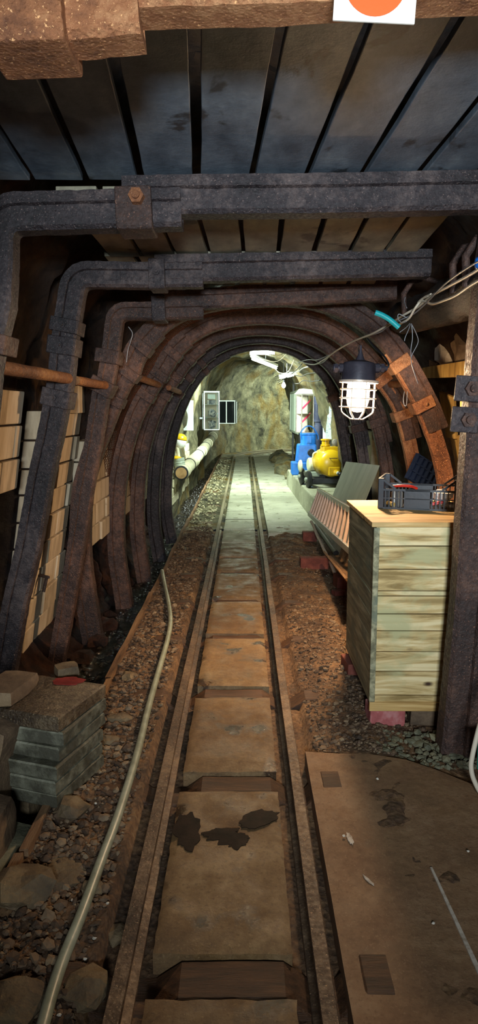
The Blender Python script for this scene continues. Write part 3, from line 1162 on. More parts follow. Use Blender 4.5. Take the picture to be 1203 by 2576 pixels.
fe = (frac(eW, YE, 345, 945), frac(eW, YE, 1025, 990))
ff = (frac(fW, YF, 425, 945), frac(fW, YF, 985, 1025))
print('FRACS', fe, ff)
for key, W, Y, f0, f1, mat in (('E', eW, YE, *fe, 'steel_brown'), ('F', fW, YF, *ff, 'steel_brown'), ('G', gW, YG, *ff, 'steel_brown'),
                               ('H', hW, YH, *ff, 'steel'), ('I', iW, YI, ff[0] + .02, ff[1] - .02, 'steel')):
    root = thing('steel_arch', LAB[key], 'steel arch', (W[0].x, Y, W[0].z), 'curved steel arches')
    i0, i1 = int(f0 * NA), int(f1 * NA)
    beam(W, Y, 0, 1.05, a1=i0 + 8).build('left_leg', M[mat], root, smooth=True, angle=30)
    beam(W, Y, .02, 1.05, a0=i0 - 6, a1=i1 + 7).build('crown', M[mat], root, smooth=True, angle=30)
    beam(W, Y, 0, {'E': .78, 'F': .82}.get(key, .9), a0=i1 - 7).build('right_leg', M[{'E': 'steel_orange', 'F': 'steel_orange'}.get(key, mat)], root, smooth=True, angle=30)  # nearer two right legs: lamp glow painted in as lighter orange steel
    for f in (f0 - .03, f0 + .005, f0 + .04):
        if key == 'I' and f != f0 + .005: continue
        clamp(root, W, Y, f, 'clamp', .085, .004)
    for f in (f1 - .03, f1 + .025):
        if key == 'I' and f > f1: continue
        clamp(root, W, Y, f, 'clamp', .10, -.012, mat='steel_orange' if key in 'EF' else 'steel_brown')  # same painted lamp glow on the right clamps of those arches

# ---- spacer pipes between the sets
def spacer(p0, p1, r, label):
    n = 10
    o = MB().tube([V(p0).lerp(V(p1), i / n) for i in range(n + 1)], r, 14, wob=.08).build('spacer_pipe', M['pipe_rust'], smooth=True, angle=50)
    return tag(o, label, 'pipe', 'rusty spacer pipes between the supports')


spacer(P(-4, 923, YB_ + .05), P(170, 952, YC - .06), .034, 'rusty spacer pipe at the far left edge, the thickest one')
spacer(P(190, 957, YC + .06), P(268, 970, YD - .06), .03, 'rusty spacer pipe between the second and third left legs')
spacer(P(335, 945, YE + .08), P(398, 968, YF - .06), .03, 'rusty orange spacer pipe between the two nearest curved arches')
spacer(P(425, 975, YF + .08), P(452, 986, YG - .06), .028, 'short dark spacer pipe on the left, farthest in')
spacer(P(1045, 965, YE + .06), P(983, 967, YF - .06), .032, 'rusty spacer pipe on the right beside the lamp')

# ---- lagging boards over the beams
def board(p0, p1, w, th, mat, label, group):
    mb = MB()
    rings = []
    p0, p1 = V(p0), V(p1)
    t = (p1 - p0).normalized()
    s = V((t.y, -t.x, 0)).normalized()
    for k in range(13):
        p = p0.lerp(p1, k / 12)
        e = .004 * mnoise.noise(p * 5)
        rings.append([p + s * (-w / 2 + e), p + s * (w / 2 + e), p + s * (w / 2 + e) + V((0, 0, th)), p + s * (-w / 2 + e) + V((0, 0, th))])
    o = mb.sweep(rings).build('lagging_board', M[mat], bevel=.004)
    return tag(o, label, 'ceiling board', group)


SIDE = ['leftmost', 'second from the left', 'third from the left', 'fourth from the left', 'fifth from the left', 'sixth from the left', 'seventh from the left',
        'eighth from the left', 'rightmost']
# bay 1: board edges where they meet beam B, heading for the boards' own vanishing point
ex = [-70, 70, 205, 350, 495, 640, 775, 915, 1060, 1205]
for i in range(9):
    u = (ex[i] + ex[i + 1]) / 2
    far = P(u, 432, YB_ - .06)
    d = ray(505, 1100)
    d = d / d.y
    near = far - d * 1.5 + V((0, 0, .0))
    far2 = far + d * .10
    board(near, far2, .215, .03, 'ceil', 'grey lagging board in the front ceiling bay, ' + SIDE[i], 'front bay lagging boards')
ex = [265, 352, 440, 525, 613, 700, 790, 880, 966, 1052]
for i in range(9):
    u = (ex[i] + ex[i + 1]) / 2
    far = P(u, 636, YC - .06)
    d = ray(655, 1085)
    d = d / d.y
    near = far - d * 1.08
    board(near, far + d * .1, .188, .03, 'ceil_b', 'pale lagging board in the middle ceiling bay, ' + SIDE[i], 'middle bay lagging boards')
ex = [310, 383, 456, 526, 598, 666, 736, 806, 876, 946]
for i in range(9):
    u = (ex[i] + ex[i + 1]) / 2
    far = P(u, 727, YD - .06)
    far.z = 2.565 + .0
    near = V((far.x - .02, YC + .06, 2.625))
    board(near, far, .172, .03, 'ceil_b', 'lagging board in the rear ceiling bay, ' + SIDE[i], 'rear bay lagging boards')

# ---- leaning wall of stone blocks behind the left legs
INFILL = None


def wall_x(z):
    if INFILL is not None:
        return INFILL - .03 * (1.4 - z)
    return -1.40 - .15 * (1.65 - z)


def blocks(y0, y1, z0, z1, h, lens, seed):
    r = random.Random(seed)
    z = z0
    row = 0
    while z < z1 - .03:
        hh = h * r.uniform(.93, 1.07)
        y = y0 - r.uniform(0, .2)
        while y < y1:
            L = r.choice(lens) * r.uniform(.9, 1.1)
            ya, yb = max(y, y0), min(y + L, y1)
            if yb - ya > .05:
                dx = r.uniform(-.012, .012)
                g = .006
                xa, xb = wall_x(z) + dx, wall_x(z + hh) + dx
                WB.hexa([(xa - .16, ya + g, z + g), (xa, ya + g, z + g), (xa, yb - g, z + g), (xa - .16, yb - g, z + g),
                         (xb - .16, ya + g, z + hh - g), (xb, ya + g, z + hh - g), (xb, yb - g, z + hh - g), (xb - .16, yb - g, z + hh - g)])
            y += L
        z += hh
        row += 1


WB = MB()
blocks(5.02, 6.05, -.40, 1.66, .205, (.42, .5, .36), 3)
blocks(3.3, 4.45, 1.16, 1.78, .205, (.42, .5, .36), 9)
INFILL = -1.33
blocks(6.06, 6.88, .44, 1.40, .19, (.4, .46), 4)
INFILL = -1.30
blocks(7.12, 7.98, .50, 1.40, .19, (.4, .46), 5)
blocks(8.22, 9.08, .46, 1.45, .2, (.4, .46), 6)
blocks(9.32, 10.18, .46, 1.45, .2, (.4, .46), 7)
INFILL = None
WB.box((wall_x(1.85) - .06, 5.85, 1.75), (.16, .36, .22), Matrix.Rotation(.1, 3, 'Z'))
tag(WB.build('wall_left', M['block'], bevel=.008), kind='structure')
# backing behind the joints
mb = MB()
for (ya, yb, za, zb) in ((5.03, 6.03, -.5, 1.62), (3.3, 4.44, 1.18, 1.74)):
    mb.hexa([(wall_x(za) - .3, ya, za), (wall_x(za) - .03, ya, za), (wall_x(za) - .03, yb, za), (wall_x(za) - .3, yb, za),
             (wall_x(zb) - .3, ya, zb), (wall_x(zb) - .03, ya, zb), (wall_x(zb) - .03, yb, zb), (wall_x(zb) - .3, yb, zb)])
tag(mb.build('wall_left', M['rock_dark']), kind='structure')
# bracket stuck in the block wall
q = P(108, 1445, 5.3)
q.x = wall_x(q.z)
mb = MB().bar(q + V((-.04, 0, 0)), q + V((.09, -.1, .0)), .022, .02).bar(q + V((.07, -.085, 0)), q + V((.05, -.12, -.11)), .02, .02)
tag(mb.build('bracket', M['steel'], bevel=.003), 'bent dark metal bracket sticking out of the lit block strip', 'bracket')

# broken rock below the raised block wall
vs, fs = [], []
ny, nz = 120, 26
for j in range(ny + 1):
    y = 6.05 + 4.6 * j / ny
    for k in range(nz + 1):
        z = .6 - 1.1 * k / nz
        x = -1.57 + .16 * fbm(y * 2.4, z * 2.4, 3.0, 5) + .12 * max(0, (.1 - z))
        vs.append(V((x, y, z)))
for j in range(ny):
    for k in range(nz):
        fs.append((j * (nz + 1) + k, j * (nz + 1) + k + 1, (j + 1) * (nz + 1) + k + 1, (j + 1) * (nz + 1) + k))
tag(MB().add(vs, fs).build('wall_left', M['debris'], smooth='all'), kind='structure')
r3 = random.Random(5)
for i in range(9):
    y = 5.45 + i * .42
    s = r3.uniform(.06, .12)
    x = -1.33 + r3.uniform(-.06, .05)
    o = MB().rock((x, y, -.40 + s * .5), (s, s * 1.2, s * .8), i * 7.7, 2, .5).build('rubble_rock', M['debris'])
    tag(o, 'reddish broken rock at the foot of the left arches', 'rock', 'reddish rubble rocks in the ditch')

# ---- rusty wire netting behind the arches
def netting(W0, W1, y0, y1, u0, u1, nu, nv, label):
    mb = MB()

    def S(u, v):
        i = u * (NA - 1)
        a = int(min(i, NA - 2)); k = i - a
        n0 = normals(W0)[a][0]
        p = W0[a].lerp(W0[a + 1], k).lerp(W1[a].lerp(W1[a + 1], k), v) + n0 * .17
        return V((p.x, y0 + (y1 - y0) * v, p.z)) + n0 * (.03 * mnoise.noise(V((u * 9, v * 3, 1))))
    cache = {}
    for i in range(nu + 1):
        for j in range(nv + 1):
            cache[i, j] = S(u0 + (u1 - u0) * i / nu, j / nv)
    for d in (1, -1):
        for st in range(-nv, nu + 1):
            pts = []
            for j in range(nv + 1):
                i = st + j if d == 1 else st + nv - j
                if 0 <= i <= nu:
                    pts.append(cache[i, j])
            if len(pts) > 1:
                mb.tube(pts, .0032, 3)
    o = mb.build('wire_netting', M['mesh_wire'])
    return tag(o, label, 'wire netting')


netting(eW, fW, YE, YF, .13, .62, 74, 22, 'rusty diamond wire netting between the two nearest curved arches')
netting(fW, gW, YF, YG, .13, .5, 60, 22, 'rusty diamond wire netting between the second and third curved arches')

# ---- old timber prop lying along the tunnel at the upper right, with U-bolts
LX = 1.16
root = thing('timber_beam', 'dark rough timber beam along the upper right, carrying cables', 'timber beam', (LX, 2.7, 2.2))
pts = [P(1250, 672, 2.95), P(1170, 728, 3.65), P(1095, 770, 4.45), P(1015, 800, 5.6)]
pts = [V((LX + .03 * i, p.y, p.z)) for i, p in enumerate(pts)]
tp = smooth_path(pts, 10)
MB().tube(tp, [.125 + .012 * mnoise.noise(p * 3) for p in tp], 18, wob=.16).build('log', M['timber'], root, smooth=True, angle=60)
for (y, dz) in ((3.42, 0), (3.62, 0), (4.95, 0)):
    p = min(tp, key=lambda q: abs(q.y - y))
    ub = [p + V((.14 * math.cos(a), .02 * math.sin(2 * a), .15 * math.sin(a))) for a in [R(x) for x in range(-200, 21, 20)]]
    MB().tube([p + V((-.13, 0, -.02)), p + V((-.14, 0, .12)), p + V((-.09, 0, .2)), p + V((0, 0, .225)), p + V((.09, 0, .2)), p + V((.13, 0, .1))], .02, 8).build('u_bolt', M['steel_brown'], root, smooth=True, angle=60)

# ---- right side wall of weathered boards and rock
def plank(pts4, th, mat, label, name='wall_board'):
    """four corners of its face, thickness away from the tunnel"""
    a = [V(p) for p in pts4]
    n = (a[1] - a[0]).cross(a[3] - a[0]).normalized()
    if n.x < 0: n = -n
    mb = MB().hexa([*a, *[p + n * th for p in a]])
    return tag(mb.build(name, M[mat], bevel=.004), label, 'board')


Yw = 6.15
plank([P(1104, 985, Yw), P(1140, 1000, Yw - .2), P(1146, 1105, Yw - .2), P(1122, 1100, Yw)], .03, 'wood_old', 'jagged yellow board between the orange arch leg and the right post, upper one')
plank([P(1132, 1098, Yw), P(1160, 1095, Yw - .3), P(1168, 1205, Yw - .3), P(1150, 1190, Yw)], .03, 'wood_old', 'yellow board just above the crate, lower of the two')
plank([P(1156, 985, 4.6), P(1180, 985, 4.5), P(1180, 1110, 4.5), P(1160, 1110, 4.6)], .03, 'wood_old', 'narrow yellow board seen behind the bolted plates')
plank([P(1062, 925, 6.5), P(1185, 905, 5.4), P(1183, 948, 5.4), P(1062, 952, 6.5)], .05, 'wood_old', 'horizontal yellow-lit timber right of the orange arch leg')
plank([P(1078, 850, 6.6), P(1104, 838, 6.5), P(1100, 915, 6.5), P(1080, 935, 6.6)], .05, 'wood_brown', 'brown upright timber stub behind the dangling wires')
o = MB().rock(P(1122, 885, 6.4), (.10, .1, .15), 4, 2, .4).build('rock', M['stone_white'])
tag(o, 'pale cream rock in the upper right wall', 'rock')
o = MB().rock(P(1172, 870, 6.2), (.14, .12, .16), 9, 2, .6).build('rock', M['stone'])
tag(o, 'crumbling brown rock in the upper right wall beside the post', 'rock')
tag(MB().box((1.86, 10.3, .6), (.12, .9, 1.5)).build('wall_right', M['brick_white']), kind='structure')
# ------------------------------------------------------------------ things in front
# hose
hp = [G(u, v, .025) for u, v in ((92, 2640), (108, 2560), (150, 2420), (205, 2290), (255, 2150), (300, 2030), (345, 1885), (375, 1765), (402, 1670), (422, 1600),
                                 (429, 1555), (424, 1510), (415, 1468), (408, 1440))]
for p in hp:
    p.z = max(ground_h(p.x, p.y) + .024, .004)
hp[-1].z += .03
o = MB().tube(smooth_path(hp, 8), .019, 16).build('hose', M['hose'], smooth=True, angle=60)
tag(o, 'long grey-green hose lying on the gravel left of the track', 'hose')

# stack of pavers across the ditch
pc = V((-.967, 3.0, 0))
rz = Matrix.Rotation(-.20, 3, 'Z')
zt = -.02
for i in range(6):
    r = random.Random(40 + i)
    h = .066 if i < 5 else .070
    c = pc + V((r.uniform(-.012, .012), r.uniform(-.012, .012), zt + h / 2)) + (V((.02, .02, 0)) if i >= 3 else V((0, 0, 0)))
    rot = Matrix.Rotation(-.30 + r.uniform(-.03, .03), 3, 'Z')
    mb = MB()
    n = 9
    vs, fs = [], []
    w, d = .50, .39
    ring = [(-w / 2 + w * k / n, -d / 2) for k in range(n)] + [(w / 2, -d / 2 + d * k / n) for k in range(n)] + \
           [(w / 2 - w * k / n, d / 2) for k in range(n)] + [(-w / 2, d / 2 - d * k / n) for k in range(n)]
    rings = []
    for q, (zz, ins) in enumerate(((-h / 2, .008), (-h / 2 + .008, 0), (h / 2 - .008, 0), (h / 2 - .002, .008))):
        rr = []
        for (x, y) in ring:
            s = V((x, y, 0))
            k = 1 - ins / .23 + .016 * mnoise.noise(V((x * 14, y * 14, i * 3 + zz * 20)))
            rr.append(rot @ V((x * k, y * k, zz)) + c)
        rings.append(rr)
    o = mb.sweep(rings).build('paver', M['paver_top'] if i == 5 else M['paver'], smooth=True, angle=35)
    names = ['bottom paver of the stack beside the ditch', 'second paver from the bottom of the stack', 'third paver from the bottom of the stack',
             'fourth paver from the bottom of the stack', 'paver just under the dirty top one of the stack', 'dirty brown top paver of the stack, with a red paint patch']
    tag(o, names[i], 'paver', 'stacked pavers by the ditch')
    zt += h + .002
    top_paver = o
zt_top = zt
# red paint patch on the top paver
q = G(172, 1712, zt_top)
vs = [V((q.x, q.y, zt_top - .002))]
for k in range(26):
    a = 2 * math.pi * k / 26
    rr = 1 + .35 * mnoise.noise(V((math.cos(a) * 2, math.sin(a) * 2, 3)))
    vs.append(V((q.x + .075 * rr * math.cos(a), q.y + .05 * rr * math.sin(a), zt_top - .0025)))
mb = MB().add(vs + [p + V((0, 0, .0015)) for p in vs], [(0, 1 + k, 1 + (k + 1) % 26) for k in range(26)] + [(27, 28 + (k + 1) % 26, 28 + k) for k in range(26)] +
              [(1 + k, 1 + (k + 1) % 26, 28 + (k + 1) % 26, 28 + k) for k in range(26)])
mb.build('paint_patch', M['red_paint'], top_paver)
# block lying on the stack and rubble left of it
def chunk(u, v, z, s, rot, mat, name, label, cat, rough=.18, sub=2):
    p = G(u, v, z)
    mb = MB()
    # a broken block: a box subdivided and chipped
    bm = bmesh.new()
    bmesh.ops.create_cube(bm, size=1)
    bmesh.ops.subdivide_edges(bm, edges=bm.edges[:], cuts=4, use_grid_fill=True)
    vs = []
    for q in bm.verts:
        a = V((q.co.x * s[0], q.co.y * s[1], q.co.z * s[2]))
        nn = mnoise.noise(a * 9 + V((u, v, 0)))
        corner_k = max(0, abs(q.co.x) + abs(q.co.y) + abs(q.co.z) - 1.0)
        a *= 1 - rough * corner_k + rough * .3 * nn
        vs.append(rot @ a + p + V((0, 0, s[2] / 2)))
    fs = [[w.index for w in f.verts] for f in bm.faces]
    bm.free()
    mb.add(vs, fs)
    return tag(mb.build(name, M[mat], smooth=True, angle=28), label, cat)


RZ = lambda a: Matrix.Rotation(a, 3, 'Z')
RX = lambda a: Matrix.Rotation(a, 3, 'X')
RY = lambda a: Matrix.Rotation(a, 3, 'Y')
chunk(22, 1748, zt_top + .003, (.17, .26, .065), RZ(-.18), 'brown_block', 'broken_block', 'brown broken block resting on the left of the paver stack', 'block')
chunk(-2, 1900, .18, (.16, .19, .17), RZ(-.25) @ RY(.25), 'brown_block', 'broken_block', 'tall rough brown block at the left edge in front of the paver stack', 'block', .3)
chunk(-22, 2010, .00, (.16, .17, .19), RZ(-.1), 'brown_block', 'broken_block', 'brown block at the left edge below the tall rough block', 'block', .3)
chunk(-30, 2150, -.10, (.17, .20, .21), RZ(-.05) @ RX(.1), 'brown_block', 'broken_block', 'lowest upright brown block at the left edge', 'block', .25)
chunk(-30, 2330, -.42, (.30, .42, .36), RZ(-.1), 'stone_grey', 'boulder', 'dark boulder at the left edge in the ditch below the blocks', 'boulder', .3)
chunk(168, 1706, zt_top - .07, (.11, .09, .07), RZ(.5), 'stone_dull', 'broken_block', 'small broken piece poking up behind the paver stack', 'block')
chunk(30, 2060, -.46, (.55, .60, .42), RZ(-.2), 'stone_dull', 'boulder', 'dark rubble block in the ditch carrying the paver stack', 'boulder', .12)

# ---- wooden box
BX0, BX1, BY0, BY1, BZ0, BZ1 = .675, 1.30, 3.55, 4.42, .075, 1.07
box = thing('wooden_box', 'tall box of pale green-tinged pine planks right of the track', 'wooden box', ((BX0 + BX1) / 2, BY0, BZ0))
mb = MB()
hs = [.03, .05, .145, .118, .125, .10, .105, .03, .125, .135, .11]
z = BZ0 + .035
H = BZ1 - z
tot = sum(hs[1:])
rb = random.Random(4)
for i, h in enumerate(hs[1:]):
    hh = h * H / tot
    mb.box(((BX0 + BX1) / 2 + .005, BY0 + .011 + rb.uniform(-.002, .002), z + hh / 2), (BX1 - BX0 - .012, .022, hh - .005))
    z += hh
mb.build('front_panel', M['pine'], box, bevel=.002)
mb = MB()
z = BZ0 + .035
for i in range(8):
    hh = (BZ1 - BZ0 - .035) / 8
    mb.box((BX0 + .011 + rb.uniform(-.002, .002), (BY0 + BY1) / 2 + .012, z + hh / 2), (.022, BY1 - BY0 - .026, hh - .003))
    z += hh
mb.build('side_panel', M['pine_dark'], box, bevel=.002)
mb = MB().box((BX1 - .011, (BY0 + BY1) / 2, (BZ0 + BZ1) / 2), (.022, BY1 - BY0 - .03, BZ1 - BZ0 - .04))
mb.build('side_panel', M['pine_dark'], box)
MB().box(((BX0 + BX1) / 2, BY1 - .011, (BZ0 + BZ1) / 2), (BX1 - BX0 - .05, .022, BZ1 - BZ0 - .04)).build('back_panel', M['pine_dark'], box)
mb = MB()
for i in range(3):
    y0 = BY0 - .012 + i * (BY1 - BY0 + .024) / 3
    mb.box(((BX0 + BX1) / 2, y0 + (BY1 - BY0 + .024) / 6, BZ1 + .0125), (BX1 - BX0 + .03, (BY1 - BY0 + .024) / 3 - .002, .025))
mb.build('lid', M['pine_top'], box, bevel=.003)
mb = MB().box(((BX0 + BX1) / 2, BY0 - .004, BZ0 + .02), (BX1 - BX0 + .004, .02, .05))
mb.build('base_board', M['pine_top'], box, bevel=.003)
mb = MB().box((BX0 + .012, BY0 + .006, (BZ0 + BZ1) / 2 + .02), (.03, .03, BZ1 - BZ0 - .05))
mb.build('corner_strip', M['pine_dark'], box, bevel=.003)
for (x, y) in ((.74, 3.63), (.74, 4.25), (1.18, 3.63)):
    pass
c = MB().box((.775, 3.635, .018), (.19, .14, .112), RZ(.05), 0, .004).build('brick', M['brick_pink'], bevel=.006)
tag(c, 'pinkish red brick under the near left corner of the wooden box', 'brick')
c = MB().box((1.02, 3.63, .02), (.22, .11, .106), RZ(-.06), 0, .004).build('brick', M['brown_block'], bevel=.006)
tag(c, 'dark brown block under the front edge of the wooden box', 'brick')
c = MB().box((.71, 4.32, .018), (.12, .2, .112), RZ(.1), 0, .004).build('brick', M['brick_red'], bevel=.006)
tag(c, 'dark brick under the far left corner of the wooden box', 'brick')

# ---- black crate on the box
cz = BZ1 + .025 + .001
def W(u, v, z): return G(u, v, z)
fl, fr, bl = G(950, 1279, cz), G(1157, 1288, cz), G(916, 1262, cz)
ax = (fr - fl); cw = ax.length; ax.normalize()
ay = V((-ax.y, ax.x, 0))
cd = .36
CH = .178
ck = thing('plastic_crate', 'black openwork plastic crate on top of the wooden box', 'crate', fl)
def cp(x, y, z): return fl + ax * x + ay * y + V((0, 0, z))
crot = Matrix((ax, ay, V((0, 0, 1)))).transposed()
def cbox(mb, x0, x1, y0, y1, z0, z1):
    return mb.box(cp((x0 + x1) / 2, (y0 + y1) / 2, (z0 + z1) / 2), (x1 - x0, y1 - y0, z1 - z0), crot)
for (x, y) in ((0, 0), (cw - .035, 0), (0, cd - .035), (cw - .035, cd - .035)):
    mb = MB()
    cbox(mb, x, x + .035, y, y + .035, 0, CH)
    mb.build('corner_post', M['black_plastic'], ck, bevel=.004)
LOW = .118
for y in (0, cd - .010):
    mb = MB()
    for k in range(int((cw - .07) / .022)):
        x = .04 + k * .022
        if cw * .34 < x < cw * .64: continue
        cbox(mb, x, x + .006, y + .002, y + .008, .004, LOW)
    cbox(mb, .03, cw - .03, y, y + .010, LOW - .012, LOW)
    cbox(mb, .03, cw - .03, y, y + .010, .06, .066)
    cbox(mb, .03, cw - .03, y, y + .010, 0, .010)
    cbox(mb, cw * .34, cw * .64, y, y + .008, .004, LOW)
    for s in (0, 1):
        a, b = (.03, .10) if s == 0 else (cw - .03, cw - .10)
        mb.bar(cp(a, y + .005, CH - .008), cp(b, y + .005, LOW), .012, .012)
    mb.build('side_wall', M['black_plastic'], ck)
for x in (0, cw - .010):
    mb = MB()
    for k in range(int((cd - .07) / .022)):
        y = .04 + k * .022
        cbox(mb, x + .002, x + .008, y, y + .006, .004, CH - .01)
    cbox(mb, x, x + .010, .03, cd - .03, CH - .014, CH)
    cbox(mb, x, x + .010, .03, cd - .03, .085, .092)
    cbox(mb, x, x + .010, .03, cd - .03, 0, .010)
    mb.build('end_wall', M['black_plastic'], ck)
mb = MB()
for k in range(int(cd / .024)):
    cbox(mb, .01, cw - .01, .01 + k * .024, .018 + k * .024, 0, .005)
for k in range(int(cw / .03)):
    cbox(mb, .01 + k * .03, .018 + k * .03, .01, cd - .01, 0, .005)
mb.build('grid_floor', M['black_plastic'], ck)
for x, lab in ((.088, 'brownish jar standing in the crate, nearer its left end'), (.122, 'brownish jar standing in the crate, right beside another jar')):
    o = MB().lathe([(.015, 0), (.016, .005), (.016, .085), (.011, .092), (.011, .10)], cp(x, .07, .006), n=14).build('jar', M['case_brown'], smooth=True)
    tag(o, lab, 'jar', 'jars in the crate')
o = MB().cyl(cp(.05, .10, .022), cp(.085, .04, .022), .014).build('roller', M['wood_old'], smooth=True)
tag(o, 'short yellow roll lying in the left end of the crate', 'roll')
o = MB().tube(smooth_path([cp(.07, .12, .12), cp(.12, .09, .128), cp(.18, .1, .125), cp(.21, .14, .11)], 6), .008).build('cable', M['red'], smooth=True)
tag(o, 'red cable hanging over the front of the crate', 'cable')
mb = MB().rock(cp(cw * .78, .13, .065), (.06, .05, .05), 3, 2, .6)
tag(mb.build('cloth', M['cloth'], smooth=True), 'crumpled white cloth in the right end of the crate', 'cloth')
mb = MB().bar(cp(cw * .66, .06, .03), cp(cw * .80, .07, .045), .014, .016)
tag(mb.build('tool_handle', M['red'], bevel=.003), 'dark red tool handle lying in the right half of the crate', 'tool')

# ---- ladder on its edge, between the plinth and the box
la0, la1 = P(777, 1292, 9.3), P(886, 1390, 5.6)
ua0, ua1 = P(800, 1232, 9.3), P(902, 1296, 5.6)
lad = thing('ladder', 'aluminium ladder with pale rungs lying on edge behind the wooden box', 'ladder', la0)
MB().bar(la0, la1, .03, .06, (0, 0, 1)).build('rail', M['alu'], lad, bevel=.004)
MB().bar(ua0, ua1, .03, .06, (0, 0, 1)).build('rail', M['alu'], lad, bevel=.004)
for k in range(14):
    t = (k + .6) / 14.4
    MB().cyl(la0.lerp(la1, t), ua0.lerp(ua1, t), .017, None, 10).build('rung', M['rung'], lad, smooth=True)

# ---- sheet metal leaning behind the ladder
t0, t1 = P(871, 1161, 9.6), P(956, 1171, 7.3)
b0, b1 = P(836, 1275, 8.2), P(962, 1275, 7.8)
b0, b1 = t0 + V((-.36, -.15, -.9)), t1 + V((-.40, -.1, -1.02))
mb = MB().hexa([b0, b1, b1 + V((0, .012, 0)), b0 + V((0, .012, 0)), t0, t1, t1 + V((0, .012, 0)), t0 + V((0, .012, 0))])
tag(mb.build('metal_sheet', M['galv'], bevel=.003), 'dull grey metal sheet leaning up behind the ladder', 'metal sheet')

# ---- bits on the dirt in front of the ladder
a, b = P(783, 1312, 9.2), G(848, 1452, .02)
tag(MB().tube([a.lerp(b, i / 12) + V((.01 * mnoise.noise(V((i * .4, 0, 0))), 0, 0)) for i in range(13)], .018, 10, wob=.1).build('wooden_pole', M['rung'], smooth=True),
    'thin pale wooden pole slanting down below the ladder', 'pole')
a, b = P(795, 1322, 9.0), P(846, 1392, 7.3)
tag(MB().tube([a.lerp(b, i / 20) for i in range(21)], [.03 + .004 * (i % 2) for i in range(21)], 12).build('ribbed_hose', M['iron_black'], smooth=True),
    'dark ribbed pipe lying under the ladder', 'hose')
mb = MB()
a, b = G(838, 1395, .10), G(886, 1455, .10)
a, b = P(836, 1392, 7.0), P(900, 1462, 5.2)
rings = []
for i in range(2):
    p = (a, b)[i]
    rings.append([p + V((-.10, 0, .02)), p + V((-.05, 0, -.05)), p + V((.09, 0, -.05)), p + V((.12, 0, .08)), p + V((.10, 0, .08)), p + V((.07, 0, -.02)), p + V((-.04, 0, -.02)), p + V((-.08, 0, .03))])
tag(mb.sweep(rings).build('wooden_trough', M['wood_brown'], bevel=.004), 'long old brown trough lying under the ladder beside the box', 'trough')
for (u, v, Y, sx, sy, sz, rz_, lab) in ((791, 1430, 7.1, .30, .12, .12, .05, 'long red brick on the dirt right of the track, below the ladder'),
                                        (780, 1361, 8.75, .18, .12, .12, .02, 'red brick at the edge of the far concrete, under the ladder end'),
                                        (862, 1480, 6.3, .12, .2, .12, .1, 'broken red brick beside the wooden box, end of the pole'),
                                        (853, 1498, 6.0, .1, .08, .05, .4, 'small orange-red brick fragment left of the wooden box')):
    g = G(u, v, -.01)
    tag(MB().box((g.x, g.y + sy / 2, -.02 + sz / 2), (sx, sy, sz), RZ(rz_), 0, .005).build('brick', M['brick_red'], bevel=.006), lab, 'brick')

# ---- right edge: tube frame of a folding chair
ch = thing('folding_chair', 'cream tube frame with green panel cut off by the right edge', 'chair', (1.05, 2.75, 0))
pts = [P(1218, 1790, 2.8), P(1203, 1840, 2.8), P(1188, 1905, 2.8), P(1186, 1935, 2.8), P(1194, 1965, 2.8), P(1216, 2005, 2.8), P(1262, 2060, 2.8)]
MB().tube(smooth_path(pts, 8), .0105, 12).build('leg', M['cable_white'], ch, smooth=True, angle=60)
e = pts[-1]
MB().tube(smooth_path([e, e + V((.15, .02, -.04)), e + V((.4, .05, -.04))], 5), .0105, 12).build('leg', M['cable_white'], ch, smooth=True, angle=60)
MB().hexa([P(1200, 1935, 2.84), P(1300, 1935, 2.84), P(1300, 1935, 2.86), P(1200, 1935, 2.86), P(1203, 1850, 2.84), P(1300, 1830, 2.84), P(1300, 1830, 2.86), P(1203, 1850, 2.86)]).build('seat_panel', M['green'], ch)
q = pts[0]
MB().tube([q, q + V((.1, .0, .3))], .0105, 12).build('back_tube', M['cable_white'], ch, smooth=True)

# ---- hanging sign at the top
q = P(945, 60, YA - .13)
sg = thing('square_sign', 'white square sign with an orange dot hanging from the front beam', 'sign', q)
rot = RY(-.05 * -1)
cc = q + V((0, 0, .095))
MB().box(cc, (.185, .006, .185), rot).build('plate', M['sign_white'], sg, bevel=.001)
cc2 = cc + rot @ V((-.002, -.0035, .0))
MB().cyl(cc2 + V((0, 0, -.012)), cc2 + V((0, -.0015, -.012)), .07, None, 40).build('dot', M['orange'], sg)

# ------------------------------------------------------------------ the caged lamp
LY = 4.8
def L(u, v, dy=0): return P(u, v, LY + dy)
lamp = thing('mine_lamp', 'lit caged mine lamp hanging from the cables above the wooden box', 'lamp', L(903, 1058))
cx = L(903, 962)
s = 4.55 / 1750
ax_l = V((.04, 0, 1)).normalized()
MB().lathe([(.001, .135), (.045, .135), (.10, .12), (.112, .10), (.116, 0), (.118, -.002), (.03, -.004)], cx + V((-.005, 0, .012)), ax_l, 28).build('housing', M['lamp_metal'], lamp, smooth=True, angle=40)
MB().lathe([(.034, 0), (.02, .03), (.008, .065), (.006, .10)], cx + V((.005, 0, .145)), ax_l, 14).build('hanger', M['lamp_metal'], lamp, smooth=True, angle=40)
for sx, n_ in ((-1, 'left'), (1, 'right')):
    b = cx + V((sx * .105, 0, .095))
    mb = MB()
    mb.cyl(b, b + V((sx * .03, 0, 0)), .032, None, 8).cyl(b + V((sx * .03, 0, 0)), b + V((sx * .04, 0, 0)), .024, None, 12)
    mb.cyl(b + V((sx * .04, 0, 0)), b + V((sx * .062, 0, 0)), .033, None, 6)
    if sx < 0: mb.lathe([(.03, 0), (.028, .008), (.015, .014)], b + V((-.062, 0, 0)), (-1, 0, 0), 14)
    else: mb.cyl(b + V((.062, 0, 0)), b + V((.085, 0, -.004)), .020, .016, 10)
    mb.build('cable_gland', M['lamp_metal'], lamp, smooth=True, angle=40)
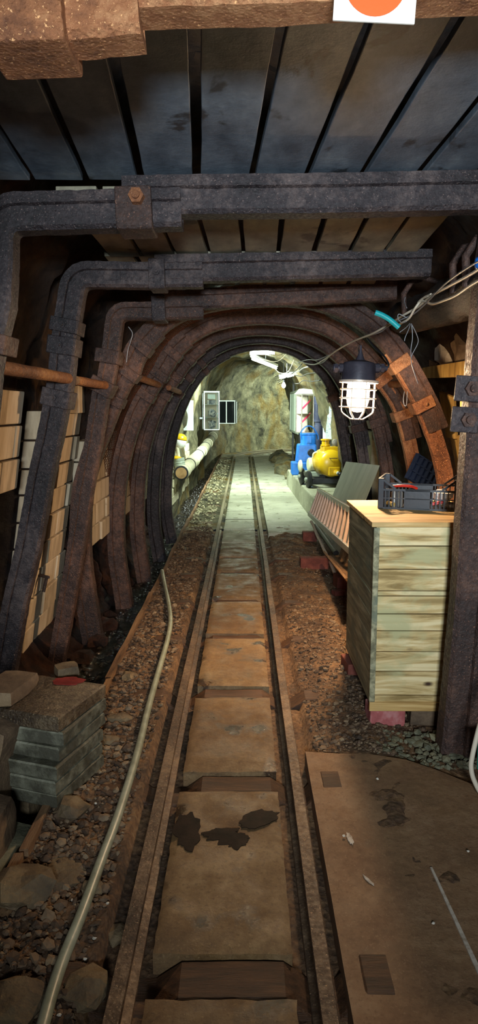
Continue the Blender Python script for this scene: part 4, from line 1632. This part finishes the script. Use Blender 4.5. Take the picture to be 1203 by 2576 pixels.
MB().lathe([(.09, -.004), (.131, -.004), (.133, 0), (.133, .012), (.115, .016), (.09, .012)], cx, ax_l, 32).build('collar', M['cage'], lamp, smooth=True, angle=40)
MB().lathe([(.072, -.004), (.078, -.02), (.078, -.11), (.070, -.15), (.05, -.182), (.025, -.197), (.001, -.2)], cx + V((0, 0, -.002)), ax_l, 24).build('glass_dome', M['dome'], lamp, smooth='all')
MB().rock(cx - ax_l * .03, (.068, .068, .022), 1, 3, 0.0).build('bulb', M['bulb'], lamp, smooth='all')
# cage: bars and rings
mb = MB()
cr = .118
def C(r, z, a): return cx + ax_l * z + V((math.cos(a) * r, math.sin(a) * r, -math.cos(a) * r * .04))
for k in range(8):
    a = 2 * math.pi * (k + .35) / 8
    mb.tube([C(cr, 0, a), C(cr, -.06, a), C(cr, -.12, a), C(cr, -.182, a), C(cr - .004, -.2, a), C(cr - .02, -.215, a), C(.045, -.247, a)], .0042, 8)
for z, r in ((-.048, cr + .004), (-.108, cr + .004), (-.168, cr + .004), (-.247, .045)):
    mb.tube([C(r, z, 2 * math.pi * i / 36) for i in range(36)], .0042, 8, True)
mb.build('cage', M['cage'], lamp, smooth=True, angle=60)

# ---- cables
def cable(name, pts, r, mat, label, n=8, cat='cable', group=None):
    o = MB().tube(smooth_path(pts, n), r, 8).build(name, M[mat], smooth='all')
    return tag(o, label, cat, group)


def PP(lst): return [P(u, v, Y) for u, v, Y in lst]


cable('cable', PP([(1240, 650, 2.75), (1195, 684, 3.05), (1130, 720, 3.5), (1085, 745, 3.95), (1052, 772, 4.25), (1015, 793, 4.42), (985, 812, 4.7), (940, 838, 5.0), (890, 858, 5.6), (850, 880, 6.3), (815, 905, 7.4), (790, 917, 8.6), (762, 912, 9.9)]),
      .0075, 'cable_white', 'long pale cable running from the timber beam to the far arches')
cable('cable', PP([(1240, 640, 2.78), (1180, 672, 3.1), (1120, 715, 3.55), (1070, 765, 4.05), (1040, 790, 4.3), (1005, 806, 4.45), (975, 822, 4.75), (955, 836, 4.95), (912, 848, 5.3)]),
      .005, 'cable_grey', 'thinner grey cable crossing over the pale one on the timber beam')
cable('cable', PP([(1235, 690, 2.8), (1188, 716, 3.1), (1150, 742, 3.4), (1120, 755, 3.65), (1088, 765, 3.95), (1062, 757, 4.15), (1045, 775, 4.2), (1030, 800, 4.28), (1012, 812, 4.4), (995, 822, 4.55)]),
      .007, 'cable_white', 'pale cable drooping under the timber beam')
cable('cable', PP([(1085, 740, 3.98), (1068, 748, 4.1), (1052, 762, 4.2), (1062, 752, 4.14), (1080, 744, 4.02)]), .006, 'cable_white', 'short loop of pale cable above the teal hose')
cable('cable', PP([(905, 868, 5.3), (902, 880, 5.0), (905, 893, 4.8)]), .004, 'cable_grey', 'thin wire holding up the caged lamp', 6)
cable('cable', PP([(925, 852, 5.1), (945, 876, 4.95), (968, 898, 4.85), (978, 918, 4.8), (972, 927, 4.8)]), .007, 'cable_black', 'dark supply cable entering the right side of the caged lamp')
cable('cable', PP([(790, 917, 8.6), (812, 912, 8.2), (830, 893, 7.2), (800, 905, 7.9), (775, 905, 9.3), (750, 912, 10.1)]), .006, 'cable_grey', 'grey cable tangled round the pale one near the far arches')
for i, (lst, lab) in enumerate((
        ([(1035, 814, 4.3), (1048, 840, 4.32), (1052, 862, 4.34), (1036, 895, 4.36), (1036, 915, 4.36), (1045, 945, 4.38), (1052, 965, 4.4)], 'longest thin grey wire dangling from the beam onto the arch clamp'),
        ([(1036, 815, 4.3), (1038, 850, 4.3), (1034, 880, 4.3), (1035, 905, 4.32)], 'straight thin grey wire dangling beside the longest one'),
        ([(1033, 815, 4.3), (1028, 830, 4.27), (1020, 848, 4.25), (1018, 858, 4.25)], 'short thin wire end hanging between two others'),
        ([(1032, 813, 4.3), (1022, 824, 4.24), (1006, 836, 4.2)], 'shortest wire end, pointing down left below the teal hose'),
        ([(1024, 800, 4.35), (1004, 790, 4.36), (1002, 802, 4.36), (1012, 812, 4.34), (1024, 808, 4.3)], 'curled thin wire at the right end of the teal hose'),
        ([(1020, 748, 4.5), (1018, 760, 4.48), (1024, 775, 4.4)], 'thin wire sticking up above the cables'))):
    o = MB().tube(smooth_path(PP(lst), 5), .0028, 6).build('wire', M['cable_grey'], smooth='all')
    tag(o, lab, 'wire')
cable('wire', PP([(1018, 985, 5.75), (1015, 1005, 5.7), (1018, 1020, 5.7), (1023, 1017, 5.7), (1025, 985, 5.75)]), .004, 'cable_grey', 'thin wire loop hanging below the right arch clamp', 8, 'wire')
cable('wire', PP([(323, 822, 5.6), (333, 838, 5.6), (329, 858, 5.6), (322, 880, 5.62), (318, 912, 5.62)]), .004, 'cable_grey', 'thin pale wire hanging between left legs below the beam', 8, 'wire')
tq = smooth_path(PP([(944, 786, 4.38), (962, 793, 4.38), (982, 805, 4.38), (1004, 824, 4.38)]), 6)
mb = MB().tube(tq, .0165, 16)
o = mb.build('hose_offcut', M['teal'], smooth=True, angle=60)
tag(o, 'short teal hose piece stuck on the cables', 'hose')
o = MB().rock(P(1206, 662, 3.0), (.02, .03, .03), 3, 2, .2).build('cable_connector', M['blue_paint'], smooth=True)
tag(o, 'small blue connector on the cables at the right edge', 'connector')
# dark plastic crate lying behind the arches
mb = MB()
c0 = P(1068, 1190, 6.6)
rt = RZ(.4) @ RY(.5)
for k in range(6):
    mb.box(c0 + rt @ V((-.15 + k * .06, 0, 0)), (.012, .02, .26), rt)
for k in range(4):
    mb.box(c0 + rt @ V((0, 0, -.12 + k * .08)), (.32, .02, .012), rt)
mb.box(c0 + rt @ V((0, .03, 0)), (.32, .012, .26), rt)
tag(mb.build('plastic_crate', M['dark_blue_plastic']), 'dark blue plastic crate tipped up behind the right arches', 'crate')
# ------------------------------------------------------------------ the bright tunnel
# concrete plinth carrying the machines
PX0, PZ = 1.02, .34
mb = MB()
pf = [(1.03, 10.4), (1.0, 12.2), (.97, 14.2), (.95, 15.6), (1.7, 15.8), (1.75, 10.4)]
n = len(pf)
vs = [V((x, y, -.1)) for x, y in pf] + [V((x + (.03 if x < 1.2 else 0), y, PZ)) for x, y in pf]
mb.add(vs, [tuple(range(n))[::-1], tuple(range(n, 2 * n))] + [(i, (i + 1) % n, n + (i + 1) % n, n + i) for i in range(n)])
tag(mb.build('concrete_plinth', M['plinth'], bevel=.02), 'low pale concrete plinth along the right carrying the blue and yellow machines', 'plinth')

# blue machine
BY = 14.4
b = P(763, 1196, BY); b.z = PZ
blue = thing('blue_pump', 'bright blue old pump casing standing on the plinth', 'pump', b)
mb = MB().box(b + V((0, 0, .13)), (.50, .42, .26))
mb.build('base', M['blue_paint'], blue, bevel=.02)
mb = MB().box(b + V((.06, 0, .44)), (.44, .38, .38), None, 0, 0, .86)
mb.build('body', M['blue_paint'], blue, bevel=.03)
MB().lathe([(.165, 0), (.165, .20), (.18, .21), (.18, .235), (.15, .24), (.12, .24)], b + V((.10, 0, .61)), n=28).build('neck', M['blue_paint'], blue, smooth=True)
MB().box(b + V((.10, -.17, .72)), (.10, .03, .14)).build('plate', M['blue_paint'], blue, bevel=.01)
q = b + V((.14, -.185, .46))
MB().lathe([(.075, 0), (.075, .025), (.058, .03), (.055, .004)], q, (0, -1, 0), 24).build('gauge', M['iron_black'], blue, smooth=True)
for sx in (-1, 1):
    c = b + V((.10, 0, .84))
    MB().tube(smooth_path([c + V((-.15, sx * .08, -.12)), c + V((-.16, sx * .08, .02)), c + V((-.06, sx * .08, .14)), c + V((.06, sx * .08, .14)), c + V((.17, sx * .08, 0)), c + V((.19, sx * .08, -.12))], 6), .010, 8).build('handle', M['blue_grey'] if sx > 0 else M['blue_paint'], blue, smooth=True)

# tall dark cylinder behind it
q = P(802, 1110, 15.0); q.z = PZ
dk = thing('submersible_pump', 'tall dark blue-grey cylinder between glass case and white board', 'pump', q)
zt_ = P(802, 998, 15.0).z - PZ
MB().lathe([(.10, 0), (.105, .02), (.105, zt_ * .62), (.09, zt_ * .63), (.09, zt_ * .66), (.112, zt_ * .67), (.112, zt_ * .93), (.118, zt_ * .94), (.118, zt_), (.02, zt_ + .005)], q, n=28).build('cylinder', M['blue_grey'], dk, smooth=True)
for k in range(9):
    a = R(-160 + k * 17)
    p = q + V((.113 * math.cos(a), .113 * math.sin(a), 0))
    MB().bar(p + V((0, 0, zt_ * .70)), p + V((0, 0, zt_ * .90)), .014, .014, (math.cos(a), math.sin(a), 0)).build('rib', M['blue_grey'], dk)

# yellow tank machine on wheels
TY = 11.9
c0 = P(836, 1166, TY)
rot = RZ(.17)
fwd = rot @ V((0, 1, 0)); sid = rot @ V((1, 0, 0))
tr = .232
tank = thing('yellow_compressor', 'yellow tank compressor with black wheels on the plinth', 'compressor', V((c0.x, c0.y, PZ)))
MB().lathe([(.001, -.075), (.09, -.066), (.16, -.045), (.212, -.015), (tr, .02), (tr, .52), (.20, .57), (.10, .61), (.001, .62)], c0, fwd, 40).build('tank', M['yellow'], tank, smooth=True, angle=50)
q = c0 - fwd * .05 + sid * .02 + V((0, 0, -.13))
MB().box(q, (.20, .06, .15), rot).build('mounting_plate', M['yellow'], tank, bevel=.015)
q2 = q - fwd * .03 + sid * .03 + V((0, 0, -.02))
MB().lathe([(.05, 0), (.05, .05), (.036, .055), (.034, .10)], q2, -fwd, 16).build('fitting', M['yellow'], tank, smooth=True)
MB().cyl(q2 - fwd * .10, q2 - fwd * .155, .031, .03, 14).build('coupling', M['alu'], tank, smooth=True)
MB().cyl(q2 - fwd * .155, q2 - fwd * .20 + V((.02, 0, -.02)), .036, .036, 14).build('hose_end', M['iron_black'], tank, smooth=True)
q = c0 - fwd * .066 + V((0, 0, .095))
MB().tube([q - sid * .07, q - sid * .065 - fwd * .02, q + sid * .065 - fwd * .02, q + sid * .07], .007, 8).build('handle', M['steel_brown'], tank, smooth=True)
t = c0 + fwd * .22 + V((0, 0, tr))
MB().box(t + V((0, 0, .0)) + sid * .02, (.28, .26, .10), rot).build('saddle', M['yellow'], tank, bevel=.01)
MB().lathe([(.07, 0), (.085, .01), (.085, .03), (.065, .035), (.065, .10), (.085, .105), (.085, .125), (.05, .13)], t + V((0, 0, .05)) - sid * .06, n=18).build('valve_head', M['yellow'], tank, smooth=True)
MB().lathe([(.045, 0), (.06, .02), (.06, .07), (.03, .08)], t + V((0, -.05, .12)) + sid * .10, -fwd, 16).build('valve', M['case_brown'], tank, smooth=True)
MB().lathe([(.03, 0), (.035, .03), (.02, .06)], t + V((0, -.05, .05)) + sid * .15, (0, 0, 1), 12).build('bolt', M['case_brown'], tank, smooth=True)
# motor to the left of it
mq = P(783, 1168, TY + .5)
MB().lathe([(.10, 0), (.12, .02), (.12, .26), (.10, .29), (.05, .30)], mq - sid * .06, sid, 24).build('motor', M['cream'], tank, smooth=True)
MB().lathe([(.001, -.035), (.075, -.03), (.105, -.01), (.108, .01), (.09, .02)], P(756, 1172, TY + .35), sid, 24).build('air_filter', M['cream'], tank, smooth=True)
MB().tube(smooth_path([mq + V((.02, -.1, .12)), mq + V((.03, -.12, .2)), mq + V((.10, -.12, .22)), mq + V((.14, -.10, .14)), mq + V((.15, -.1, .0))], 5), .016, 10).build('outlet_pipe', M['cream'], tank, smooth=True)
MB().box(mq + V((-.02, .05, -.17)), (.3, .3, .1), rot).build('crankcase', M['grey_paint'], tank, bevel=.02)
# frame and wheels
fz = PZ + .115
MB().bar(V((c0.x - .28, TY - .02, fz)), V((c0.x - .28 - .18, TY + .75, fz)), .06, .09).bar(V((c0.x + .16, TY - .02, fz)), V((c0.x - .02, TY + .75, fz)), .06, .09) \
    .bar(V((c0.x - .34, TY + .0, fz)), V((c0.x + .22, TY + .0, fz)), .06, .09).bar(V((c0.x - .52, TY + .7, fz)), V((c0.x + .05, TY + .7, fz)), .06, .09) \
    .build('frame', M['iron_black'], tank, bevel=.01)
for (dx, dy) in ((-.40, -.04), (-.47, .52), (.24, .0), (.10, .66)):
    w = V((c0.x + dx, TY + dy, PZ + .145))
    wh = MB().lathe([(.03, -.035), (.12, -.035), (.145, -.025), (.145, .02), (.132, .03), (.05, .035), (.03, .05)], w, sid, 32).build('wheel', M['iron_black'], tank, smooth=True, angle=40)
    MB().lathe([(.001, 0), (.036, 0), (.036, .03), (.02, .04), (.001, .04)], w - sid * .035, -sid, 14).build('hub', M['grey_paint'], wh, smooth=True)

# glass case on the right
def case(name, label, c, w, d, h, rotz, frame, parts=3, cat='display case', back='case_in', roof=False):
    rt = RZ(rotz)
    o = thing(name, label, cat, c)
    T = lambda x, y, z: V(c) + rt @ V((x, y, z))
    fr = MB()
    f = .022
    for x in (-w / 2 + f / 2, w / 2 - f / 2):
        for y in (-d / 2 + f / 2, d / 2 - f / 2):
            fr.box(T(x, y, h / 2), (f, f, h), rt)
    for z in (f / 2, h - f / 2):
        for y in (-d / 2 + f / 2, d / 2 - f / 2):
            fr.box(T(0, y, z), (w - 2 * f, f, f), rt)
        for x in (-w / 2 + f / 2, w / 2 - f / 2):
            fr.box(T(x, 0, z), (f, d - 2 * f, f), rt)
    fr.build('frame', M[frame], o, bevel=.002)
    MB().box(T(0, d / 2 - .012, h / 2), (w - 2 * f, .012, h - 2 * f), rt).build('back_panel', M[back], o)
    MB().box(T(0, 0, .012), (w - .01, d - .01, .012), rt).build('floor_panel', M[frame], o)
    MB().box(T(0, 0, h + .006), (w + .01, d + .01, .014), rt).build('top_panel', M[frame], o, bevel=.003)
    for k in range(1, parts):
        MB().box(T(0, 0, h * k / parts), (w - .03, d - .03, .008), rt).build('shelf', M[frame], o)
    if roof:
        vs = [T(-w / 2 - .02, -d / 2 - .02, h + .014), T(w / 2 + .02, -d / 2 - .02, h + .014), T(w / 2 + .02, d / 2 + .02, h + .014), T(-w / 2 - .02, d / 2 + .02, h + .014),
              T(-w / 2 + .08, -d / 2 + .1, h + .13), T(w / 2 - .02, -d / 2 + .1, h + .11), T(w / 2 - .02, d / 2, h + .11), T(-w / 2 + .08, d / 2, h + .13)]
        MB().hexa(vs).build('roof', M['white'], o)
    return o, T, rt


gc = P(768, 1090, 15.9)
gcase, T, rt = case('display_case', 'tall glass display case behind the blue pump', (gc.x, 16.1, gc.z), .30, .42, P(768, 992, 15.9).z - gc.z, .25, 'case_brown', 2, roof=True)
MB().box(T(0, -.205, .45), (.25, .004, .80), rt).build('pane', M['pane'], gcase)
MB().hexa([V((gc.x - .12, 16.0, PZ - .4)), V((gc.x + .14, 16.0, PZ - .4)), V((gc.x + .14, 16.3, PZ - .4)), V((gc.x - .12, 16.3, PZ - .4)), V((gc.x - .12, 16.0, gc.z)), V((gc.x + .14, 16.0, gc.z)), V((gc.x + .14, 16.3, gc.z)), V((gc.x - .12, 16.3, gc.z))]).build('stand', M['iron_black'], gcase)
hh = .86
for (z0, lab) in ((.60, 'upper pinkish-red bundle of sticks in the glass case'), (.30, 'lower dark red bundle of sticks in the glass case')):
    mb = MB()
    for k in range(4):
        mb.cyl(T(-.11 + k * .012, -.06 + k * .01, z0 - .09 + k * .018), T(.10 + k * .01, -.02, z0 + .10 + k * .018), .011, .009, 8)
    tag(mb.build('stick_bundle', M['pink']), lab, 'sticks')
mb = MB().lathe([(.10, 0), (.105, .03), (.06, .10), (.02, .13)], T(0, -.02, .02), n=18)
tag(mb.build('coiled_exhibit', M['rung'], smooth=True), 'brownish coiled exhibit on the floor of the glass case', 'exhibit')

# white board right of the dark cylinder
p0, p1 = P(812, 1105, 14.2), P(837, 1105, 12.9)
zt0, zt1 = P(812, 1000, 14.2).z, P(837, 1012, 12.9).z
bd = thing('display_board', 'tall bluish white printed board beside the innermost arch', 'board', (p0 + p1) / 2)
th_ = V((.03, .012, 0))
MB().hexa([p0, p1, p1 + th_, p0 + th_, V((p0.x, p0.y, zt0)), V((p1.x, p1.y, zt1 - .08)), V((p1.x, p1.y, zt1 - .08)) + th_, V((p0.x, p0.y, zt0)) + th_]).build('panel', M['paper'], bd)
r5 = random.Random(8)
mb = MB()
dirn = (p1 - p0); nrm = V((dirn.y, -dirn.x, 0)).normalized()
if nrm.x > 0: nrm = -nrm
for k in range(46):
    u = r5.uniform(.12, .85); v = r5.uniform(.06, .9)
    q = p0 + dirn * u + V((0, 0, (zt0 - p0.z) * v)) + nrm * .003
    mb.bar(q, q + dirn * r5.uniform(.02, .1) + V((0, 0, r5.uniform(-.01, .01))), .003, .008)
mb.build('print', M['ink_blue'], bd)
q = p0.copy(); q.z = PZ - .1
MB().bar(q + V((.03, .02, 0)), V((p0.x + .03, p0.y + .02, zt0)), .03, .03).build('post', M['iron_black'], bd)
q = p1.copy(); q.z = PZ - .1
MB().bar(q + V((.03, .02, 0)), V((p1.x + .03, p1.y + .02, zt1 - .1)), .03, .03).build('post', M['iron_black'], bd)

# notice board on two posts
a0, a1 = P(752, 1088, 16.9), P(731, 1085, 19.4)
z0_, z1_ = P(752, 983, 16.9).z, P(731, 1004, 19.4).z
zb = (a0.z + a1.z) / 2
z1_ = z0_
nb_ = thing('notice_board', 'pale green notice board on two black posts along the right wall', 'notice board', V(((a0.x + a1.x) / 2, (a0.y + a1.y) / 2, 0)))
d_ = V((.04, 0, 0))
MB().hexa([V((a0.x, a0.y, zb)), V((a1.x, a1.y, zb)), V((a1.x, a1.y, zb)) + d_, V((a0.x, a0.y, zb)) + d_, V((a0.x, a0.y, z0_)), V((a1.x, a1.y, z1_)), V((a1.x, a1.y, z1_)) + d_, V((a0.x, a0.y, z0_)) + d_]).build('panel', M['paper_green'], nb_)
mb = MB()
for t in (0, .45, 1):
    q = a0.lerp(a1, t)
    mb.bar(V((q.x - .012, q.y, zb)), V((q.x - .012, q.y, z0_)), .05, .02, (1, 0, 0))
mb.bar(V((a0.x - .012, a0.y, zb)), V((a1.x - .012, a1.y, zb)), .02, .05).bar(V((a0.x - .012, a0.y, z0_)), V((a1.x - .012, a1.y, z0_)), .02, .05)
mb.build('frame', M['grey_paint'], nb_)
for t in (.12, .9):
    q = a0.lerp(a1, t)
    MB().bar(V((q.x + .05, q.y, -.1)), V((q.x + .05, q.y, z0_ + (.3 if t > .5 else 0))), .06, .05).build('post', M['iron_black'], nb_)

# rocks along the right wall
r6 = random.Random(12)
for k in range(11):
    y = 16.6 + k * .75
    x = 1.28 + r6.uniform(-.12, .15) - (.12 if 18 < y < 21 else 0)
    s = r6.uniform(.17, .32)
    o = MB().rock((x, y, .02 + s * .2), (s, s * 1.2, s * .75), k * 5.3, 3, .5).build('rock', M['rock_far'])
    tag(o, 'rough yellowish rock at the foot of the right tunnel wall', 'rock', 'rocks heaped along the right tunnel wall')

# left: big old pipe
pa, pb = P(456, 1190, 12.1), P(541, 1090, 21.5)
pipe = thing('ventilation_pipe', 'big dirty white pipe along the left wall of the bright tunnel', 'pipe', V((pa.x, pa.y, pa.z)))
n = 60
pts = [pa.lerp(pb, i / n) + V((0, 0, .06 * math.sin(i / n * math.pi) * -1)) for i in range(n + 1)]
MB().tube(pts, .122, 24, wob=.04).build('pipe_body', M['pvc'], pipe, smooth=True, angle=60)
dp = (pb - pa).normalized()
MB().lathe([(.08, 0), (.118, -.004), (.126, .0), (.126, .03), (.12, .035)], pa - dp * .004, dp, 24).build('end_ring', M['iron_black'], pipe, smooth=True)
MB().lathe([(.001, -.004), (.10, -.004), (.102, .0), (.001, .002)], pa - dp * .002, dp, 24).build('end_cap', M['rusty_cap'], pipe, smooth=True)
for k in range(9):
    q = pts[int(3 + k * 6.4)]
    MB().lathe([(.118, -.02), (.132, -.018), (.132, .018), (.118, .02)], q, dp, 24).build('band', M['iron_black'] if k % 2 else M['pvc'], pipe, smooth=True)
# coupling and globe above it
q = pa + dp * .32
cg = thing('pipe_stub', 'pale pipe stub with grey ribbed coupling rising beside the big pipe', 'pipe fitting', q)
up = P(447, 1128, 12.2) - P(452, 1168, 12.2)
s0 = P(452, 1172, 12.35)
MB().lathe([(.10, 0), (.105, .02), (.098, .04), (.105, .06), (.098, .08), (.105, .10), (.10, .14)], s0, up, 20).build('coupling', M['grey_paint'], cg, smooth=True)
MB().cyl(s0 + up.normalized() * .14, s0 + up.normalized() * .36, .035, .028, 12).build('stub', M['pvc'], cg, smooth=True)
MB().lathe([(.11, 0), (.115, .02), (.07, .05)], s0 + up.normalized() * .13 + V((-.06, 0, 0)), (0, 0, 1), 14).build('flange', M['yellow'], cg, smooth=True)
gl = P(453, 1110, 12.4)
g_ = thing('safety_helmet', 'white helmet-like dome with yellow top above the pipe stub', 'helmet', gl - V((0, 0, .12)))
MB().lathe([(.001, -.125), (.06, -.115), (.10, -.07), (.118, 0), (.112, .03)], gl, (.2, 0, 1), 26).build('shell', M['white'], g_, smooth='all')
MB().lathe([(.115, .028), (.118, .05), (.10, .10), (.06, .13), (.001, .14)], gl, (.2, 0, 1), 26).build('yellow_top', M['yellow'], g_, smooth='all')

# left: display cases
c = P(530, 1082, 17.9)
k1, T, rt = case('display_case', 'tall light grey display case on the left tunnel wall', (c.x, 18.1, c.z), .40, .34, P(530, 985, 17.9).z - c.z, .18, 'case_grey', 3)
hk = P(530, 985, 17.9).z - c.z
MB().box(T(0, -.165, hk * .5), (.35, .004, hk - .05), rt).build('pane', M['pane'], k1)
MB().box(T(0, -.14, hk * .87), (.20, .004, .12), rt).build('notice', M['paper'], k1)
for k, z in enumerate((.70, .44, .15)):
    mb = MB()
    if k == 0: mb.box(T(0, -.12, hk * z + .02), (.22, .02, .12), rt)
    else: mb.rock(T(.02, -.05, hk * z), (.10, .06, .11), k + 3, 2, .6)
    tag(mb.build('exhibit', M['photo_dark'], smooth=True), ('dark framed picture on the top shelf of the grey case', 'dark pointed exhibit on the middle shelf of the grey case', 'mottled exhibit at the bottom of the grey case')[k], 'exhibit')
c = P(573, 1066, 20.8)
hw = P(573, 1008, 20.8).z - c.z
k2, T, rt = case('display_case', 'white framed case with dark panes beside the tall grey case', (c.x, 21.0, c.z), .50, .35, hw, -.15, 'white', 1, back='black_glass')
MB().box(T(-.13, -.168, hw * .5), (.20, .006, hw - .06), rt).build('pane', M['black_glass'], k2)
MB().box(T(.13, -.168, hw * .5), (.20, .006, hw - .06), rt).build('pane', M['black_glass'], k2)
MB().box(T(-.01, -.175, hw * .5), (.03, .02, hw), rt).build('mullion', M['white'], k2)
for cc_, kk in (((-1.2, 18.15, 0), k1), ((-1.0, 21.1, 0), k2)):
    z = kk.location.z + .3
    MB().bar(V((kk.location.x - .1, cc_[1], z)), V((kk.location.x - 1.0, cc_[1] + .1, z)), .04, .04).build('wall_bracket', M['case_grey'], kk)
# pale board behind the arch on the left
c0_, c1_ = P(466, 1083, 13.6), P(485, 1083, 14.4)
zz0 = P(475, 1003, 14).z
bl_ = thing('display_board', 'pale blue board on the left, half hidden by the innermost arch', 'board', (c0_ + c1_) / 2)
e_ = V((-.02, .04, 0))
c0_ += (c0_ - c1_) * .8
MB().hexa([c0_, c1_, c1_ + e_, c0_ + e_, V((c0_.x, c0_.y, zz0)), V((c1_.x, c1_.y, zz0 - .03)), V((c1_.x, c1_.y, zz0 - .03)) + e_, V((c0_.x, c0_.y, zz0)) + e_]).build('panel', M['paper'], bl_)
MB().bar(V((c1_.x + .004, c1_.y - .01, c1_.z)), V((c1_.x + .004, c1_.y - .01, zz0 - .03)), .03, .03, (1, 0, 0)).build('frame', M['case_grey'], bl_)
MB().bar((c0_ + c1_) / 2 + V((0, .05, .4)), (c0_ + c1_) / 2 + V((-.5, .3, .4)), .04, .04).build('wall_bracket', M['case_grey'], bl_)
# block courses low on the left wall of the bright tunnel
mb = MB()
rq = random.Random(77)
for row in range(6):
    y = 10.9
    while y < 15.5:
        L_ = rq.uniform(.25, .45)
        x = -1.24 + rq.uniform(-.015, .015)
        mb.box((x - .1, y + L_ / 2, .02 + row * .15 + .07), (.2, L_ - .012, .138), None, 0, .008)
        y += L_
tag(mb.build('wall_left', M['brick_white'], bevel=.006), kind='structure')

# cables up on the right of the vault
def vault(s, ang, inset=.1):
    hl, hr, H, zb = sec_far(s)
    a = R(ang)
    p, t = bend(.26, s)
    side = V((t.y, -t.x, 0))
    x = hr * math.copysign(abs(math.cos(a)) ** .72, math.cos(a))
    return p + side * (x * (1 - inset)) + V((0, 0, zb + (H - zb) * abs(math.sin(a)) ** .72 - inset))


for i, (a, rr, m, lab) in enumerate(((57, .012, 'cable_grey', 'thick grey cable high along the right of the bright tunnel'), (53, .008, 'cable_black', 'dark cable high along the right of the bright tunnel'), (49, .009, 'cable_black', 'lowest dark cable along the right of the bright tunnel vault'))):
    cable('cable', [vault(10.9 + k * 1.6, a + 3 * mnoise.noise(V((k * .9, i, 0))), .12) for k in range(10)], rr, m, lab)

# ---- fluorescent lamps and the bare bulb
def tube_lamp(p0, p1, label):
    p0, p1 = V(p0), V(p1)
    o = thing('fluorescent_lamp', label, 'lamp', (p0 + p1) / 2, 'fluorescent lamps')
    MB().cyl(p0, p1, .021, None, 14).build('tube', M['tube_light'], o, smooth=True)
    MB().bar(p0 + V((0, 0, .055)), p1 + V((0, 0, .055)), .09, .05).build('fixture_body', M['white'], o, bevel=.006)
    MB().bar((p0 + p1) / 2 + V((0, 0, .07)), (p0 + p1) / 2 + V((0, 0, .45)), .015, .015).build('hanger', M['cable_grey'], o)
    return o


tube_lamp(P(629, 889, 11.6), P(691, 888, 11.6), 'short lit fluorescent lamp crosswise under the crown of the innermost arch')
tube_lamp(P(636, 903, 12.4), P(695, 926, 15.0), 'long lit fluorescent lamp slanting along the tunnel roof')
tube_lamp(P(705, 951, 16.6), P(738, 944, 16.9), 'small lit fluorescent lamp farther in on the right')
tube_lamp((2.6, 27.6, 2.9), (4.2, 28.4, 2.9), 'added unseen lamp round the bend, brightening the back wall')  # added out of sight to light the end of the tunnel
tube_lamp((3.6, 30.6, 2.9), (4.8, 30.6, 2.9), 'added unseen lamp deeper round the bend, brightening the back wall')  # second added lamp, also out of sight
q = P(714, 968, 16.8)
bb = thing('hanging_bulb', 'small warm bare bulb hanging below the far right tube', 'lamp', q)
MB().lathe([(.001, -.075), (.03, -.065), (.045, -.035), (.045, 0), (.02, .05), (.018, .06)], q, n=16).build('bulb', M['tube_far'], bb, smooth='all')
MB().cyl(q + V((0, 0, .055)), q + V((0, 0, .11)), .022, None, 12).build('socket', M['black_plastic'], bb)
MB().cyl(q + V((0, 0, .11)), q + V((0, 0, .6)), .006, None, 8).build('cord', M['cable_black'], bb)
for i, lst in enumerate(([(640, 893, 11.8), (665, 905, 12.1), (700, 908, 12.6), (730, 880, 12.9)], [(655, 888, 11.8), (690, 896, 12.2), (712, 890, 12.8)], [(690, 925, 14.8), (705, 938, 14.9), (725, 935, 14.6), (740, 905, 14.2)],
                         [(760, 915, 10.9), (735, 940, 13.0), (700, 962, 15.0)])):
    cable('cable', PP(lst), .007, 'cable_white' if i < 3 else 'cable_black', ('thin pale cable looping from the crosswise lamp', 'shorter pale cable looping behind the crosswise lamp',
          'pale cable loop at the end of the long lamp', 'dark cable crossing in front of the far right lamp')[i])

# ------------------------------------------------------------------ light
def area(name, loc, size, energy, color, target, spread=180):
    d = bpy.data.lights.new(name, 'AREA')
    d.shape = 'RECTANGLE'
    d.size, d.size_y = size
    d.energy = energy
    d.color = color
    d.spread = R(spread)
    o = bpy.data.objects.new(name, d)
    COL.objects.link(o)
    o.location = loc
    o.rotation_euler = (V(target) - V(loc)).to_track_quat('-Z', 'Y').to_euler()
    return o


area('room_light', (.12, -1.6, 1.88), (.5, .3), 50, (.80, .92, 1), (.3, 3.6, 1.8), 66)
area('tunnel_fill', (.2, 11.3, 2.52), (.5, .5), 150, (.82, 1, .88), (.2, 14.5, 0))  # added unseen source behind the arch crown, brightening the floor
area('tunnel_fill', (-.1, 14.4, 2.6), (.5, 1.2), 350, (.82, 1, .88), (.1, 19, .3))
area('tunnel_fill', (3.6, 28.6, 2.7), (1.2, .6), 900, (.82, 1, .88), (.3, 29.5, 1.2))  # added unseen source round the bend, brightening the back wall

w = bpy.data.worlds.new('world')
scene.world = w
w.use_nodes = True
w.node_tree.nodes['Background'].inputs['Color'].default_value = (.5, .6, .8, 1)
w.node_tree.nodes['Background'].inputs['Strength'].default_value = .01
vs_ = scene.view_settings
vs_.view_transform = 'Standard'
vs_.look = 'None'
vs_.exposure = 0.0
vs_.gamma = 1.0
vs_.use_curve_mapping = False
